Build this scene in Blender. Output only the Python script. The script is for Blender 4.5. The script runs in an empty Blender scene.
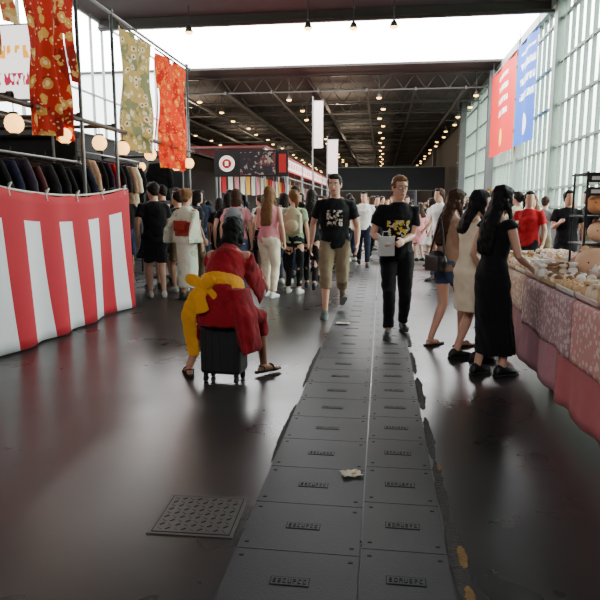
import bpy, bmesh, math, random
from mathutils import Vector as V, Matrix, noise
rnd=random.Random(11)
D=bpy.data; scn=bpy.context.scene; col=scn.collection
PI=math.pi
# ------------------------------------------------------------ materials
def lin(c): return tuple((x/12.92 if x<=.04045 else ((x+.055)/1.055)**2.4) for x in [k/255 for k in c])
def nd(nt,t,**k):
    n=nt.nodes.new(t)
    for a,b in k.items(): setattr(n,a,b)
    return n
def mt(nt,op,a,b=0.0,c=None):
    n=nd(nt,'ShaderNodeMath',operation=op)
    for i,x in enumerate([a,b]+([c] if c is not None else [])):
        if isinstance(x,(int,float)): n.inputs[i].default_value=x
        else: nt.links.new(x,n.inputs[i])
    return n.outputs[0]
def mixc(nt,f,a,b):
    n=nd(nt,'ShaderNodeMix',data_type='RGBA')
    if isinstance(f,(int,float)): n.inputs[0].default_value=f
    else: nt.links.new(f,n.inputs[0])
    for i,x in ((6,a),(7,b)):
        if isinstance(x,tuple): n.inputs[i].default_value=(*x[:3],1)
        else: nt.links.new(x,n.inputs[i])
    return n.outputs[2]
def ocoord(nt,scale=(1,1,1)):
    t=nd(nt,'ShaderNodeTexCoord'); m=nd(nt,'ShaderNodeMapping'); m.inputs['Scale'].default_value=scale
    nt.links.new(t.outputs['Object'],m.inputs[0]); return m.outputs[0]
def noi(nt,vec,s=5,d=3,r=.55,out=0):
    n=nd(nt,'ShaderNodeTexNoise'); n.inputs['Scale'].default_value=s; n.inputs['Detail'].default_value=d; n.inputs['Roughness'].default_value=r
    nt.links.new(vec,n.inputs['Vector']); return n.outputs[out]
def warp(nt,vec,s,a):
    n=noi(nt,vec,s,2,.5,1); m=nd(nt,'ShaderNodeVectorMath',operation='MULTIPLY_ADD'); nt.links.new(n,m.inputs[0]); m.inputs[1].default_value=(a,a,a); nt.links.new(vec,m.inputs[2]); return m.outputs[0]
def vor(nt,vec,s=5):
    n=nd(nt,'ShaderNodeTexVoronoi'); n.inputs['Scale'].default_value=s; nt.links.new(vec,n.inputs['Vector']); return n
def xyz(nt):
    t=nd(nt,'ShaderNodeTexCoord'); s=nd(nt,'ShaderNodeSeparateXYZ'); nt.links.new(t.outputs['Object'],s.inputs[0]); return s.outputs
def M(name,c,rough=.6,metal=0,var=.15,ns=8,bump=0,bs=40,emit=0,stretch=(1,1,1),fn=None,spec=.5,sheen=0):
    m=D.materials.new(name); m.use_nodes=True; nt=m.node_tree; b=nt.nodes['Principled BSDF']
    c=lin(c); b.inputs['Roughness'].default_value=rough; b.inputs['Metallic'].default_value=metal
    b.inputs['Specular IOR Level'].default_value=spec
    if sheen: b.inputs['Sheen Weight'].default_value=sheen
    vec=ocoord(nt,stretch)
    f=noi(nt,vec,ns)
    cc=mixc(nt,f,tuple(x*(1-var) for x in c),tuple(min(1,x*(1+var)) for x in c))
    if fn: cc=fn(nt,cc)
    nt.links.new(cc,b.inputs['Base Color'])
    if emit:
        nt.links.new(cc,b.inputs['Emission Color']); b.inputs['Emission Strength'].default_value=emit
    if bump:
        bn=nd(nt,'ShaderNodeBump'); bn.inputs['Strength'].default_value=bump; bn.inputs['Distance'].default_value=.01
        nt.links.new(noi(nt,vec,bs),bn.inputs['Height']); nt.links.new(bn.outputs[0],b.inputs['Normal'])
    return m
def cloth(name,c,**k): return M(name,c,rough=.85,var=.12,ns=12,bump=.25,bs=90,spec=.2,sheen=.05,**k)
def thin(m,f=.4):
    nt=m.node_tree; p=nt.nodes['Principled BSDF']; o=[n for n in nt.nodes if n.type=='OUTPUT_MATERIAL'][0]
    t=nd(nt,'ShaderNodeBsdfTranslucent'); x=nd(nt,'ShaderNodeMixShader'); x.inputs[0].default_value=f
    nt.links.new(p.inputs['Base Color'].links[0].from_socket,t.inputs[0]); nt.links.new(p.outputs[0],x.inputs[1]); nt.links.new(t.outputs[0],x.inputs[2]); nt.links.new(x.outputs[0],o.inputs[0]); return m
def graphic(c1,c2,x=.11,z0=1.12,z1=1.34,s=16,thr=.45):
    def fn(nt,cc):
        X,Y,Z=xyz(nt)
        a=mt(nt,'LESS_THAN',mt(nt,'ABSOLUTE',X),x); b=mt(nt,'GREATER_THAN',Y,.0)
        d=mt(nt,'MULTIPLY',mt(nt,'GREATER_THAN',Z,z0),mt(nt,'LESS_THAN',Z,z1))
        v=noi(nt,ocoord(nt),s,2); g=mt(nt,'GREATER_THAN',v,thr+.07)
        k=mt(nt,'MULTIPLY',mt(nt,'MULTIPLY',a,b),mt(nt,'MULTIPLY',d,g))
        c=mixc(nt,mt(nt,'GREATER_THAN',noi(nt,ocoord(nt),s*1.7,1),.52),lin(c1),lin(c2))
        return mixc(nt,k,cc,c)
    return fn
def floral(c1,c2,c3,s=4):
    def fn(nt,cc):
        vec=warp(nt,ocoord(nt),s*1.6,.45/s); v=vor(nt,vec,s); v2=vor(nt,vec,s*2.7)
        k=mt(nt,'LESS_THAN',v.outputs['Distance'],.38); k1=mt(nt,'LESS_THAN',v.outputs['Distance'],.17)
        n=mt(nt,'GREATER_THAN',noi(nt,vec,s*.5,3),.54)
        o=mixc(nt,n,cc,lin(c3)); o=mixc(nt,mt(nt,'MULTIPLY',k,.85),o,lin(c1)); o=mixc(nt,k1,o,lin(c2))
        k2=mt(nt,'MULTIPLY',mt(nt,'LESS_THAN',v2.outputs['Distance'],.2),.7)
        return mixc(nt,k2,o,lin(c2))
    return fn
def stripes_fn(nt,cc):
    X,Y,Z=xyz(nt)
    w=mt(nt,'ADD',Y,mt(nt,'MULTIPLY',mt(nt,'SUBTRACT',1.33,Z),-.10))
    f=mt(nt,'FRACT',mt(nt,'DIVIDE',mt(nt,'ADD',w,10.4-5.15-.15),.64))
    r=mt(nt,'LESS_THAN',f,.5)
    q=mt(nt,'DIVIDE',mt(nt,'SUBTRACT',Y,6.3),1.6); q=mt(nt,'MINIMUM',mt(nt,'MULTIPLY',q,q),1.0)
    top=mt(nt,'GREATER_THAN',Z,mt(nt,'ADD',1.24,mt(nt,'MULTIPLY',q,.12)))
    k=mt(nt,'MAXIMUM',r,top)
    return mixc(nt,k,cc,lin((180,22,42)))
# ------------------------------------------------------------ mesh builder
class MB:
    def __init__(s): s.v=[];s.f=[];s.m=[]
    def add(s,vs,fs,mi=0):
        o=len(s.v); s.v+= [V(x) for x in vs]; s.f+=[tuple(i+o for i in f) for f in fs]; s.m+=[mi]*len(fs)
    def box(s,c,d,R=None,mi=0):
        c=V(c); h=V(d)/2; vs=[]
        for x in(-1,1):
            for y in(-1,1):
                for z in(-1,1):
                    p=V((x*h.x,y*h.y,z*h.z)); p=R@p if R else p; vs.append(c+p)
        s.add(vs,[(0,1,3,2),(4,6,7,5),(0,4,5,1),(2,3,7,6),(0,2,6,4),(1,5,7,3)],mi)
    def loft(s,rings,n=16,mi=0,cap=True,mod=None):
        vs=[]
        for k,(c,a,b,rx,ry) in enumerate(rings):
            for i in range(n):
                t=2*PI*i/n; q=mod(k/(len(rings)-1),t) if mod else 1
                vs.append(V(c)+V(a)*(rx*q*math.cos(t))+V(b)*(ry*q*math.sin(t)))
        fs=[]
        for k in range(len(rings)-1):
            for i in range(n):
                j=(i+1)%n; fs.append((k*n+i,k*n+j,(k+1)*n+j,(k+1)*n+i))
        if cap:
            L=len(vs); vs.append(V(rings[0][0])); vs.append(V(rings[-1][0])); e=(len(rings)-1)*n
            for i in range(n):
                j=(i+1)%n; fs.append((L,j,i)); fs.append((L+1,e+i,e+j))
        s.add(vs,fs,mi)
    def tube(s,pts,rad,n=12,side=(1,0,0),mi=0,round_=True):
        pts=[V(p) for p in pts]; rad=[(r,r) if isinstance(r,(int,float)) else r for r in rad]
        T=[]
        for i in range(len(pts)):
            a=pts[max(i-1,0)]; b=pts[min(i+1,len(pts)-1)]; T.append((b-a).normalized())
        if round_:
            r0=min(rad[0]);r1=min(rad[-1])
            pts=[pts[0]-T[0]*r0*.8,pts[0]-T[0]*r0*.45]+pts+[pts[-1]+T[-1]*r1*.45,pts[-1]+T[-1]*r1*.8]
            rad=[tuple(x*.45 for x in rad[0]),tuple(x*.85 for x in rad[0])]+rad+[tuple(x*.85 for x in rad[-1]),tuple(x*.45 for x in rad[-1])]
            T=[T[0],T[0]]+T+[T[-1],T[-1]]
        rings=[]; sv=V(side)
        for p,t,r in zip(pts,T,rad):
            q=sv-t*sv.dot(t)
            if q.length<1e-3: q=V((0,1,0))-t*t.y
            if q.length<1e-3: q=V((0,0,1))
            q.normalize(); sv=q; rings.append((p,q,t.cross(q),r[0],r[1]))
        s.loft(rings,n,mi)
    def ell(s,c,r,R=None,nu=14,nv=9,mi=0):
        R=R or Matrix.Identity(3); rings=[]
        for k in range(nv+1):
            a=-PI/2+PI*(k+.0)/nv; q=max(math.cos(a),.02)
            rings.append((V(c)+R@V((0,0,math.sin(a)*r[2])),R@V((1,0,0)),R@V((0,1,0)),r[0]*q,r[1]*q))
        s.loft(rings,nu,mi)
    def cyl(s,a,b,r,r2=None,n=12,mi=0):
        s.tube([a,b],[r,r2 if r2 is not None else r],n,mi=mi,round_=False)
    def mesh(s,name,sc=1):
        me=D.meshes.new(name); me.from_pydata([tuple(v*sc) for v in s.v],[],s.f); 
        me.polygons.foreach_set('material_index',s.m); me.update(); return me
def link(name,me,mats,parent=None,smooth=True,loc=None,rz=0):
    o=D.objects.new(name,me); col.objects.link(o)
    for m in (mats if isinstance(mats,(list,tuple)) else [mats]): me.materials.append(m)
    if smooth: me.polygons.foreach_set('use_smooth',[True]*len(me.polygons))
    if parent: o.parent=parent
    if loc is not None: o.location=loc
    o.rotation_euler=(0,0,rz); return o
def obj(mb,name,mats,parent=None,smooth=False,loc=None,rz=0,sc=1,bev=0):
    o=link(name,mb.mesh(name,sc),mats,parent,smooth,loc,rz)
    bm=bmesh.new(); bm.from_mesh(o.data); bmesh.ops.recalc_face_normals(bm,faces=bm.faces); bm.to_mesh(o.data); bm.free()
    if bev:
        b=o.modifiers.new('b','BEVEL'); b.width=bev; b.segments=2; b.limit_method='ANGLE'
    return o
def tag(o,label,cat,group=None):
    o['label']=label; o['category']=cat
    if group: o['group']=group
    return o
def struct(o): o['kind']='structure'; return o
def empty(name,loc=(0,0,0),rz=0):
    o=D.objects.new(name,None); o.empty_display_size=.1; col.objects.link(o); o.location=loc; o.rotation_euler=(0,0,rz); return o
def remesh(mb,name,mats,parent,vox,sm=3,sc=1,wr=0,wf=9):
    me=mb.mesh('tmp',sc)
    bm=bmesh.new(); bm.from_mesh(me); bmesh.ops.recalc_face_normals(bm,faces=bm.faces); bm.to_mesh(me); bm.free()
    t=D.objects.new('tmp',me); col.objects.link(t)
    r=t.modifiers.new('r','REMESH'); r.mode='VOXEL'; r.voxel_size=vox
    s=t.modifiers.new('s','SMOOTH'); s.factor=.5; s.iterations=sm
    dg=bpy.context.evaluated_depsgraph_get(); dg.update()
    nm=D.meshes.new_from_object(t.evaluated_get(dg)); D.objects.remove(t); D.meshes.remove(me)
    nm.name=name; nm.materials.clear()
    if wr:
        ns=[v.normal.copy() for v in nm.vertices]
        for v,n in zip(nm.vertices,ns):
            p=v.co; q=V((p.x*wf+p.z*wf*.5,p.y*wf,p.z*wf*.8))
            v.co+=n*(wr*(noise.noise(q)+.5*noise.noise(q*2.3)))
        nm.update()
    return link(name,nm,mats,parent)
def copy_thing(root,loc,rz,sc=1,over=None):
    n=root.copy(); col.objects.link(n); n.location=loc; n.rotation_euler=(0,0,rz); n.scale=(sc,sc,sc)
    def rec(a,b):
        for c in a.children:
            k=c.copy(); k.parent=b; col.objects.link(k)
            nm=c.name.split('.')[0]
            if over and nm in over and k.material_slots:
                k.material_slots[0].link='OBJECT'; k.material_slots[0].material=over[nm]
            rec(c,k)
    rec(root,n); return n
# ------------------------------------------------------------ people
SK={'a':M('skin_light',(202,154,130),.5,var=.06),'b':M('skin_tan',(174,124,98),.5,var=.06),'c':M('skin_deep',(120,82,62),.5,var=.06)}
def hairm(n,c): return M(n,c,.62,var=.5,ns=14,stretch=(6,6,.6),bump=.5,bs=16,spec=.15)
HR={'black':hairm('hair_black',(14,12,12)),'brown':hairm('hair_brown',(60,38,26)),'dark':hairm('hair_dark_brown',(30,22,18)),'light':hairm('hair_light_brown',(112,78,50))}
EYE=M('eye_white',(225,220,215),.3); IRIS=M('iris_dark',(35,24,18),.2); LIP=M('lips',(160,80,75),.5); SOLE=M('rubber_sole',(150,150,148),.7); DARK=M('black_rubber',(20,20,22),.7)
def ik(a,b,l1,l2,pole):
    d=b-a; L=min(d.length,(l1+l2)*.998); d.normalize(); b=a+d*L
    x=(l1*l1-l2*l2+L*L)/(2*L); h=math.sqrt(max(0,l1*l1-x*x)); p=V(pole); p=p-d*p.dot(d); p.normalize()
    return a+d*x+p*h,b
def lerp(a,b,t): return a+(b-a)*t
def person(label,loc,rz,H=1.7,fem=False,skin='a',pelvis=(0,0,.93),lean=.03,twist=0,feet=None,hands=(None,None),head=(0,0),
           outfit=(),hair=('short','dark'),shoes=None,det=1,fat=1.0,knee=((0,1,0),(0,1,0)),face=True,group=None,sandal=False,glasses=False):
    s=H/1.72; root=empty('person',(loc[0],loc[1],0),rz); tag(root,label,'person',group)
    P=V(pelvis); vox=.0075 if det else .0115; cvox=.010 if det else .016; sm=3 if det else 2
    def spine(z):
        if z<=.93: return P+V((0,0,z-.93)),Matrix.Identity(3)
        p=P.copy(); zz=.93; N=12; dz=(z-.93)/N; R=None
        for i in range(N):
            zz+=dz; t=min(1,max(0,(zz-.93)/.22)); R=Matrix.Rotation(twist*t,3,'Z')@Matrix.Rotation(-lean*t,3,'X'); p=p+R@V((0,0,dz))
        return p,R
    def ring(z,rx,ry,cy=0):
        p,R=spine(z); return (p+R@V((0,cy,0)),R@V((1,0,0)),R@V((0,1,0)),rx*fat,ry*fat)
    sw=.16 if fem else .185
    tor=[(.82,.07,.06,0),(.86,.15,.10,-.005),(.92,.172 if fem else .16,.115,-.01),(1.0,.15,.105,0),(1.08,.122 if fem else .138,.09,0),(1.2,.138 if fem else .152,.10,.005),(1.3,.15 if fem else .17,.118 if fem else .112,.012),(1.38,.148 if fem else .175,.09,0),(1.43,.10,.07,-.005),(1.46,.06,.058,0)]
    b=MB(); b.loft([ring(*t) for t in tor],20)
    np_,nR=spine(1.5); HR3=Matrix.Rotation(head[0]+twist,3,'Z')@Matrix.Rotation(-head[1],3,'X')
    hc=np_+HR3@V((0,.02,.11))
    b.tube([spine(1.42)[0],np_,hc+HR3@V((0,-.02,-.04))],[.062,.05,.054] if fem else [.07,.058,.06],14,round_=False)
    hd=[(-.118,.022,.02,.052),(-.108,.038,.04,.042),(-.085,.053,.062,.026),(-.05,.064,.078,.014),(-.01,.071,.09,.004),(.03,.075,.096,-.003),(.065,.071,.091,-.005),(.095,.054,.068,-.006),(.112,.032,.04,-.006),(.118,.01,.012,-.006)]
    def hp(x,y,z): return hc+HR3@V((x,y,z))
    b.loft([(hp(0,cy,z),HR3@V((1,0,0)),HR3@V((0,1,0)),rx,ry) for z,rx,ry,cy in hd],20)
    if det:
        b.tube([hp(0,.088,.018),hp(0,.106,-.022)],[(.009,.009),(.016,.012)],8)
        for x in(-1,1):
            b.ell(hp(x*.078,-.005,-.008),(.010,.019,.032),HR3@Matrix.Rotation(x*.3,3,'Z'),10,6)
            b.ell(hp(x*.03,.082,.03),(.024,.012,.008),HR3,10,6)
        b.ell(hp(0,.086,-.055),(.026,.014,.012),HR3,10,6)
    J={}
    for i,sx in ((0,-1),(1,1)):
        S,R=spine(1.385); S=S+R@V((sx*sw,0,0)); h=hands[i]
        if h is None: h=dict(w=(sx*(sw+.09),.03,.0))
        w=V(h['w'])
        if h.get('rel',True) and hands[i] is None: w=S+V((sx*.075,.05,-.505))
        el,w=ik(S,w,.285,.25,h.get('pole',(sx*.5,-1,-.3)))
        J['S%d'%i],J['E%d'%i],J['W%d'%i]=S,el,w
        k=1.0 if not fem else .87
        b.tube([S-R@V((sx*.06,0,.0)),S,lerp(S,el,.4),el,lerp(el,w,.3),w],[.048*k,.052*k,.047*k,.038*k,.041*k,.026*k],12)
        dr=(w-el).normalized(); n=V(h.get('n',(-sx,0,0))); n=(n-dr*n.dot(dr)).normalized(); th=dr.cross(n)*sx; q=.92 if fem else 1
        b.tube([w-dr*.01,w+dr*.03*q,w+dr*.085*q],[(.024,.018),(.036*q,.017),(.040*q,.014)],10,side=th)
        cu=h.get('curl',.45)
        for f,(off,ln) in enumerate(((.030,.072),(.010,.080),(-.010,.075),(-.030,.060))):
            p=w+dr*.08*q+th*off*q; d=dr; pts=[p]
            for sgm,fr in ((0,.45),(1,.32),(2,.25)):
                a=cu*(.7+.5*sgm)*.7; d=(dr*math.cos(a*(sgm+1)*.7)+n*math.sin(a*(sgm+1)*.7)); p=p+d*ln*fr*q; pts.append(p)
            fr=.0082 if det else .0105
            b.tube(pts,[fr,fr,fr*.93,fr*.8],8)
        p=w+dr*.02+th*.028; b.tube([p,p+(dr*.7+th*.6+n*.2).normalized()*.035,p+(dr*.7+th*.6+n*.2).normalized()*.035+(dr*.95+th*.15+n*.35).normalized()*.035],[.012,.0105,.009],8)
    feet=feet or [(-.1,.02,0,.12,0),(.1,-.03,0,-.12,0)]
    for i,sx in ((0,-1),(1,1)):
        x,y,l,yaw,pt=feet[i]; A=V((x,y,.085+l)); Hj=P+V((sx*.088,0,-.03))
        K,A=ik(Hj,A,.43,.405,knee[i]); J['H%d'%i],J['K%d'%i],J['A%d'%i]=Hj,K,A
        k=1.0
        b.tube([Hj+V((0,0,.03)),lerp(Hj,K,.25),lerp(Hj,K,.7),K,lerp(K,A,.28),lerp(K,A,.7),A],[.085*fat,.084*fat,.062*fat,.053,(.053,.056),.040,.034],14,round_=False)
        FR=Matrix.Rotation(yaw,3,'Z')@Matrix.Rotation(-pt,3,'X'); J['F%d'%i]=(A,FR)
        def fp(x,y,z): return A+FR@V((x,y,z-.085))
        if sandal or not shoes:
            b.loft([(fp(0,yy,hh/2+.012),FR@V((1,0,0)),FR@V((0,0,1)),w_,hh/2) for yy,w_,hh in ((-.055,.015,.03),(-.045,.028,.05),(-.01,.032,.085),(.04,.034,.06),(.09,.04,.042),(.125,.04,.03))],12)
            for t in range(5):
                tx=(-.03+.015*t)*(-sx); b.tube([fp(tx,.115,.024),fp(tx,.15-.007*t,.02)],[.0105-.001*t]*2,8)
        else: b.loft([(fp(0,yy,hh/2+.02),FR@V((1,0,0)),FR@V((0,0,1)),w_,hh/2) for yy,w_,hh in ((-.05,.022,.05),(0,.028,.07),(.06,.03,.05),(.14,.028,.03))],10)
        sh=MB(); so=MB(); lc=MB()
        rx=FR@V((1,0,0)); rzv=FR@V((0,0,1))
        if shoes:
            if not sandal:
                sh.loft([(fp(0,yy,.012+hh/2),rx,rzv,w_,hh/2) for yy,w_,hh in ((-.082,.012,.03),(-.075,.028,.065),(-.05,.036,.095),(-.01,.038,.105),(.035,.041,.085),(.085,.046,.062),(.135,.046,.05),(.17,.034,.04),(.188,.012,.02))],14,0)
                for t in range(4): 
                    yy=.02+.022*t; lc.tube([fp(-.022,yy,.097-.011*t),fp(0,yy+.003,.105-.012*t),fp(.022,yy,.097-.011*t)],[.004]*3,6)
            else:
                sh.tube([fp(-.038,.09,.02),fp(-.03,.085,.055),fp(0,.08,.066),fp(.03,.085,.055),fp(.038,.09,.02)],[(.006,.012)]*5,8,mi=0)
                sh.tube([fp(-.032,-.01,.02),fp(-.038,-.02,.06),fp(0,-.055,.07),fp(.038,-.02,.06),fp(.032,-.01,.02)],[.006]*5,8,mi=0)
            hs=.011 if not sandal else .012
            so.loft([(fp(0,yy,hs),rx,rzv,w_,hs) for yy,w_ in ((-.09,.015),(-.08,.032),(-.03,.038),(.03,.038),(.09,.048),(.14,.047),(.178,.032),(.194,.012))],14)
            o=obj(sh,'shoe' if not sandal else 'sandal',shoes,root,True,sc=s)
            obj(so,'sole',SOLE if (not sandal and shoes.name!='shoe_black') else DARK,o,True,sc=s)
            if not sandal and det: obj(lc,'laces',SOLE,o,True,sc=s)
    remesh(b,'body',SK[skin],root,vox,sm,s)
    if det and face:
        for x in(-1,1):
            e=MB(); e.ell(hp(x*.031,.0865,.008),(.0135,.008,.0085),HR3,10,8,0); e.ell(hp(x*.031,.0925,.008),(.0055,.0035,.006),HR3,8,6,1); obj(e,'eye',[EYE,IRIS],root,True,sc=s)
            e=MB(); e.tube([hp(x*.014,.098,.03),hp(x*.034,.095,.036),hp(x*.05,.082,.031)],[.0035,.004,.0025],6); obj(e,'eyebrow',HR[hair[1]],root,True,sc=s)
        e=MB(); e.tube([hp(-.023,.094,-.055),hp(0,.101,-.0535),hp(.023,.094,-.055)],[(.003,.004),(.005,.007),(.003,.004)],8); obj(e,'lips',LIP,root,True,sc=s)
        if glasses:
            e=MB()
            for x in(-1,1):
                e.tube([hp(x*.034+.022*math.cos(t*PI/6),.104,.006+.018*math.sin(t*PI/6)) for t in range(13)],[.0022]*13,6,round_=False); e.tube([hp(x*.056,.102,.01),hp(x*.08,.04,.01),hp(x*.082,-.005,.005)],[.0022]*3,6)
            e.tube([hp(-.012,.107,.01),hp(.012,.107,.01)],[.0022]*2,6); obj(e,'glasses',DARK,root,True,sc=s)
    # hair
    hk,hm=hair; h=MB()
    h.ell(hp(0,-.024,.034),(.087,.092,.099),HR3,20,12); h.ell(hp(0,.022,.09),(.070,.066,.038),HR3,16,8); h.ell(hp(0,-.055,-.03),(.070,.055,.06),HR3,14,8)
    if hk!='bald':
        for x in(-1,1): h.ell(hp(x*.068,.005,.035),(.018,.045,.05),HR3,10,6)
    bk=nR@V((0,-1,0))
    if hk in('long','bob','mid'):
        L={'long':.34,'mid':.16,'bob':.13}[hk]
        p0=hp(0,-.04,.0); p1=hp(0,-.05,-.08); sh_=spine(1.36)[0]+bk*.105
        pts=[p0,p1]; rr=[(.080,.06),(.084,.058)]
        if hk!='bob':
            s2=spine(1.36-max(.05,L-.12))[0]+bk*.118
            pts+=[lerp(p1,sh_,.8),lerp(sh_,s2,.5),s2]; rr+=[(.10,.05),(.10,.040),(.095,.026)]
        else: pts+=[p1+V((0,0,-.05))]; rr+=[(.08,.055)]
        h.tube(pts,rr,16,side=HR3@V((1,0,0)))
        for x in(-1,1):
            q0=hp(x*.074,.012,.03); q1=hp(x*.080,.008,-.07); q2=q1+V((0,0,-L*.35))+nR@V((x*.02,.03,0)) if hk!='bob' else q1+V((0,0,-.03))
            h.tube([q0,q1,q2],[(.016,.038),(.018,.038),(.012,.024)],10,side=HR3@V((1,0,0)))
    if hk=='pony':
        h.tube([hp(0,-.1,.05),hp(0,-.15,.03),hp(0,-.16,-.08),hp(0,-.14,-.2)],[.025,.04,.038,.012],10)
    if hk=='bun': h.ell(hp(0,-.09,.085),(.048,.048,.042),HR3,12,8)
    remesh(h,'hair',HR[hm],root,.009 if det else .014,2,s,.009,26)
    # clothing
    for it in outfit:
        k,mat=it[0],it[1]; op=it[2] if len(it)>2 else {}
        c=MB(); g=.02
        def sleeve(fr,r0=.064,r1=.066,drop=0,flare=None):
            for i in(0,1):
                S,E,W=J['S%d'%i],J['E%d'%i],J['W%d'%i]; sx=-1 if i==0 else 1; q=.9 if fem else 1
                a=S+(spine(1.385)[1]@V((-sx*.07,0,-.01)))
                if fr<=1: c.tube([a,S,lerp(S,E,fr*.6),lerp(S,E,fr)],[r0*q,(r0-.002)*q,r1*q,r1*q*1.04],14,round_=False)
                else: c.tube([a,S,lerp(S,E,.5),E,lerp(E,W,.45),lerp(E,W,fr-1)],[r0*q,r0*q,.058*q,.053*q,.05*q,(.042 if not flare else flare)*q],14,round_=False)
        if k in('t_shirt','shirt','tank_top','jacket'):
            z0=op.get('hem',.86); wz=.015 if not fem else -.004
            R=[(z0,.178,.128,0),(.93,.182,.132,-.005),(1.0,.172,.125,0),(1.08,.155+wz,.112,0),(1.2,.160+wz,.118,.005),(1.3,.170+wz,.134,.012),(1.38,.168+wz,.108,0)]
            R=[r for r in R if r[0]>=z0]
            if k=='tank_top': R+=[(1.41,.12,.095,-.0),(1.425,.10,.085,0)]
            else: R+=[(1.425,.125,.09,-.004),(1.455,.078,.074,0),(1.462,.072,.07,0)]
            c.loft([ring(*t) for t in R],22)
            if k=='t_shirt': sleeve(op.get('sl',.62))
            elif k=='jacket' or k=='shirt': sleeve(op.get('sl',1.85))
            remesh(c,k,mat,root,cvox,sm,s,.013,9)
        elif k in('trousers','shorts','leggings'):
            fr={'trousers':1.93,'leggings':1.9}.get(k,op.get('len',.75)); w=op.get('w',1.0)*(.86 if k=='leggings' else 1)
            c.loft([ring(*t) for t in ((.80,.09,.08,0),(.85,.165,.118,-.006),(.92,.182,.13,-.01),(.98,.168,.122,-.002),(1.03,.150,.11,0))],20)
            for i in(0,1):
                Hj,K,A=J['H%d'%i],J['K%d'%i],J['A%d'%i]
                pts=[Hj+V((0,0,.03)),lerp(Hj,K,.25),lerp(Hj,K,min(fr,.7))]; rr=[.096,.097*w,.082*w]
                if fr>1:
                    pts+=[K,lerp(K,A,min(fr-1,.35))]; rr+=[.071*w,.068*w]
                    if fr>1.4: pts+=[lerp(K,A,.7),lerp(K,A,fr-1)]; rr+=[.058*w,.056*w]
                elif fr>.7: pts+=[lerp(Hj,K,fr)]; rr+=[.084*w]
                c.tube(pts,rr,16,round_=False)
            remesh(c,k,mat,root,cvox,sm,s,.011,10)
        elif k in('dress','skirt'):
            hem=op.get('hem',.5); fl=op.get('flare',.1); kn=(J['K0']+J['K1'])/2; tw_=op.get('w',1)
            R=[]
            for t in range(0,7):
                z=lerp(hem,.86,t/6); u=1-t/6
                cc=V((lerp(P.x,kn.x,u),lerp(P.y,kn.y-.02,u),z)); sp=abs(J['A1'].x-J['A0'].x)
                R.append((cc,V((1,0,0)),V((0,1,0)),(.180+fl*u+max(0,sp-.25)*.3*u)*tw_,(.135+fl*u+.02*u)*tw_))
            R+=[ring(.92,.182,.132,-.01),ring(1.0,.16,.12,0),ring(1.06,.138,.105,0)]
            c.loft(R,48,mod=lambda u,t:1+(.06*max(0,1-u*1.25))*math.sin(t*9+3*math.sin(t*2)))
            if k=='dress':
                c.loft([ring(*t) for t in ((1.0,.155,.115,0),(1.08,.138,.105,0),(1.2,.152,.115,.005),(1.3,.163,.132,.012),(1.38,.15,.105,0),(1.41,.115,.09,0),(1.43,.09,.08,0))],22)
                if op.get('sl',.35)>0: sleeve(op.get('sl',.35))
            remesh(c,k,mat,root,cvox,sm,s,.011,9)
        elif k=='kimono':
            seated=op.get('seated',False); z0=op.get('hem',.2)
            c.loft([ring(*t) for t in ((.84,.17,.13,0),(.92,.19,.145,-.01),(1.0,.18,.135,0),(1.08,.168,.125,0),(1.2,.168,.13,.005),(1.3,.172,.135,.01),(1.38,.165,.112,0),(1.43,.11,.09,0),(1.465,.075,.075,0))],22)
            if seated:
                for i in(0,1):
                    Hj,K,A=J['H%d'%i],J['K%d'%i],J['A%d'%i]
                    c.tube([Hj,lerp(Hj,K,.5),K,lerp(K,A,.3)],[.115,.10,(.078,.085),(.07,.085)],16)
                c.tube([(J['K0']+J['K1'])/2+V((0,0,.0)),P+V((0,0,-.06))],[(.2,.07),(.17,.1)],16)
                ex,ey=V((1,0,0)),V((0,1,0))
                c.loft([(P+V((.0,.0,.18)),ex,ey,.17,.14),(P+V((.01,.0,.06)),ex,ey,.215,.17),(P+V((.03,.0,-.06)),ex,ey,.245,.185),(P+V((.05,.0,-.17)),ex,ey,.26,.19)],40,mod=lambda u,t:1+.05*u*math.sin(t*10+2*math.sin(t*3)))
                c.loft([(P+V((.17,.0,.14)),ex,ey,.08,.13),(P+V((.23,-.04,-.06)),ex,ey,.09,.17),(P+V((.27,-.05,-.22)),ex,ey,.08,.18),(P+V((.29,-.04,-.38)),ex,ey,.065,.17)],30,mod=lambda u,t:1+.10*u*math.sin(t*7))
            else:
                R=[]
                for t in range(6):
                    z=lerp(z0,.86,t/5); R.append((V((P.x,P.y,z)),V((1,0,0)),V((0,1,0)),.165+.01*(t/5),.15-.01*(t/5)))
                c.loft(R,24)
            for i in(0,1):
                S,E,W=J['S%d'%i],J['E%d'%i],J['W%d'%i]; sx=-1 if i==0 else 1; dn=V((0,0,-1))
                a=S+(spine(1.385)[1]@V((-sx*.08,0,-.02)))
                pts=[(a,.06,.07),(S,.056,.07),(lerp(S,E,.6),.05,.10),(E,.045,.14),(lerp(E,W,.6),.04,.19),(lerp(E,W,.9),.035,.20)]
                if seated: pts=[(a,.07,.09),(S,.062,.09),(lerp(S,E,.6),.055,.11),(E,.045,.12),(lerp(E,W,.6),.035,.13),(lerp(E,W,.9),.03,.14)]
                ax=(W-S).normalized(); rg=[]
                for p,r1,r2 in pts:
                    dv=(dn-ax*dn.dot(ax)); 
                    dv=dv.normalized() if dv.length>.25 else V((0,-1,0)); sv=ax.cross(dv)
                    rg.append((p+dv*(r2-.06),sv,dv,r1,r2))
                c.loft(rg,18)
            remesh(c,k,mat,root,cvox,sm+(4 if seated else 0),s,.012 if seated else .008,10 if seated else 11)
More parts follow.
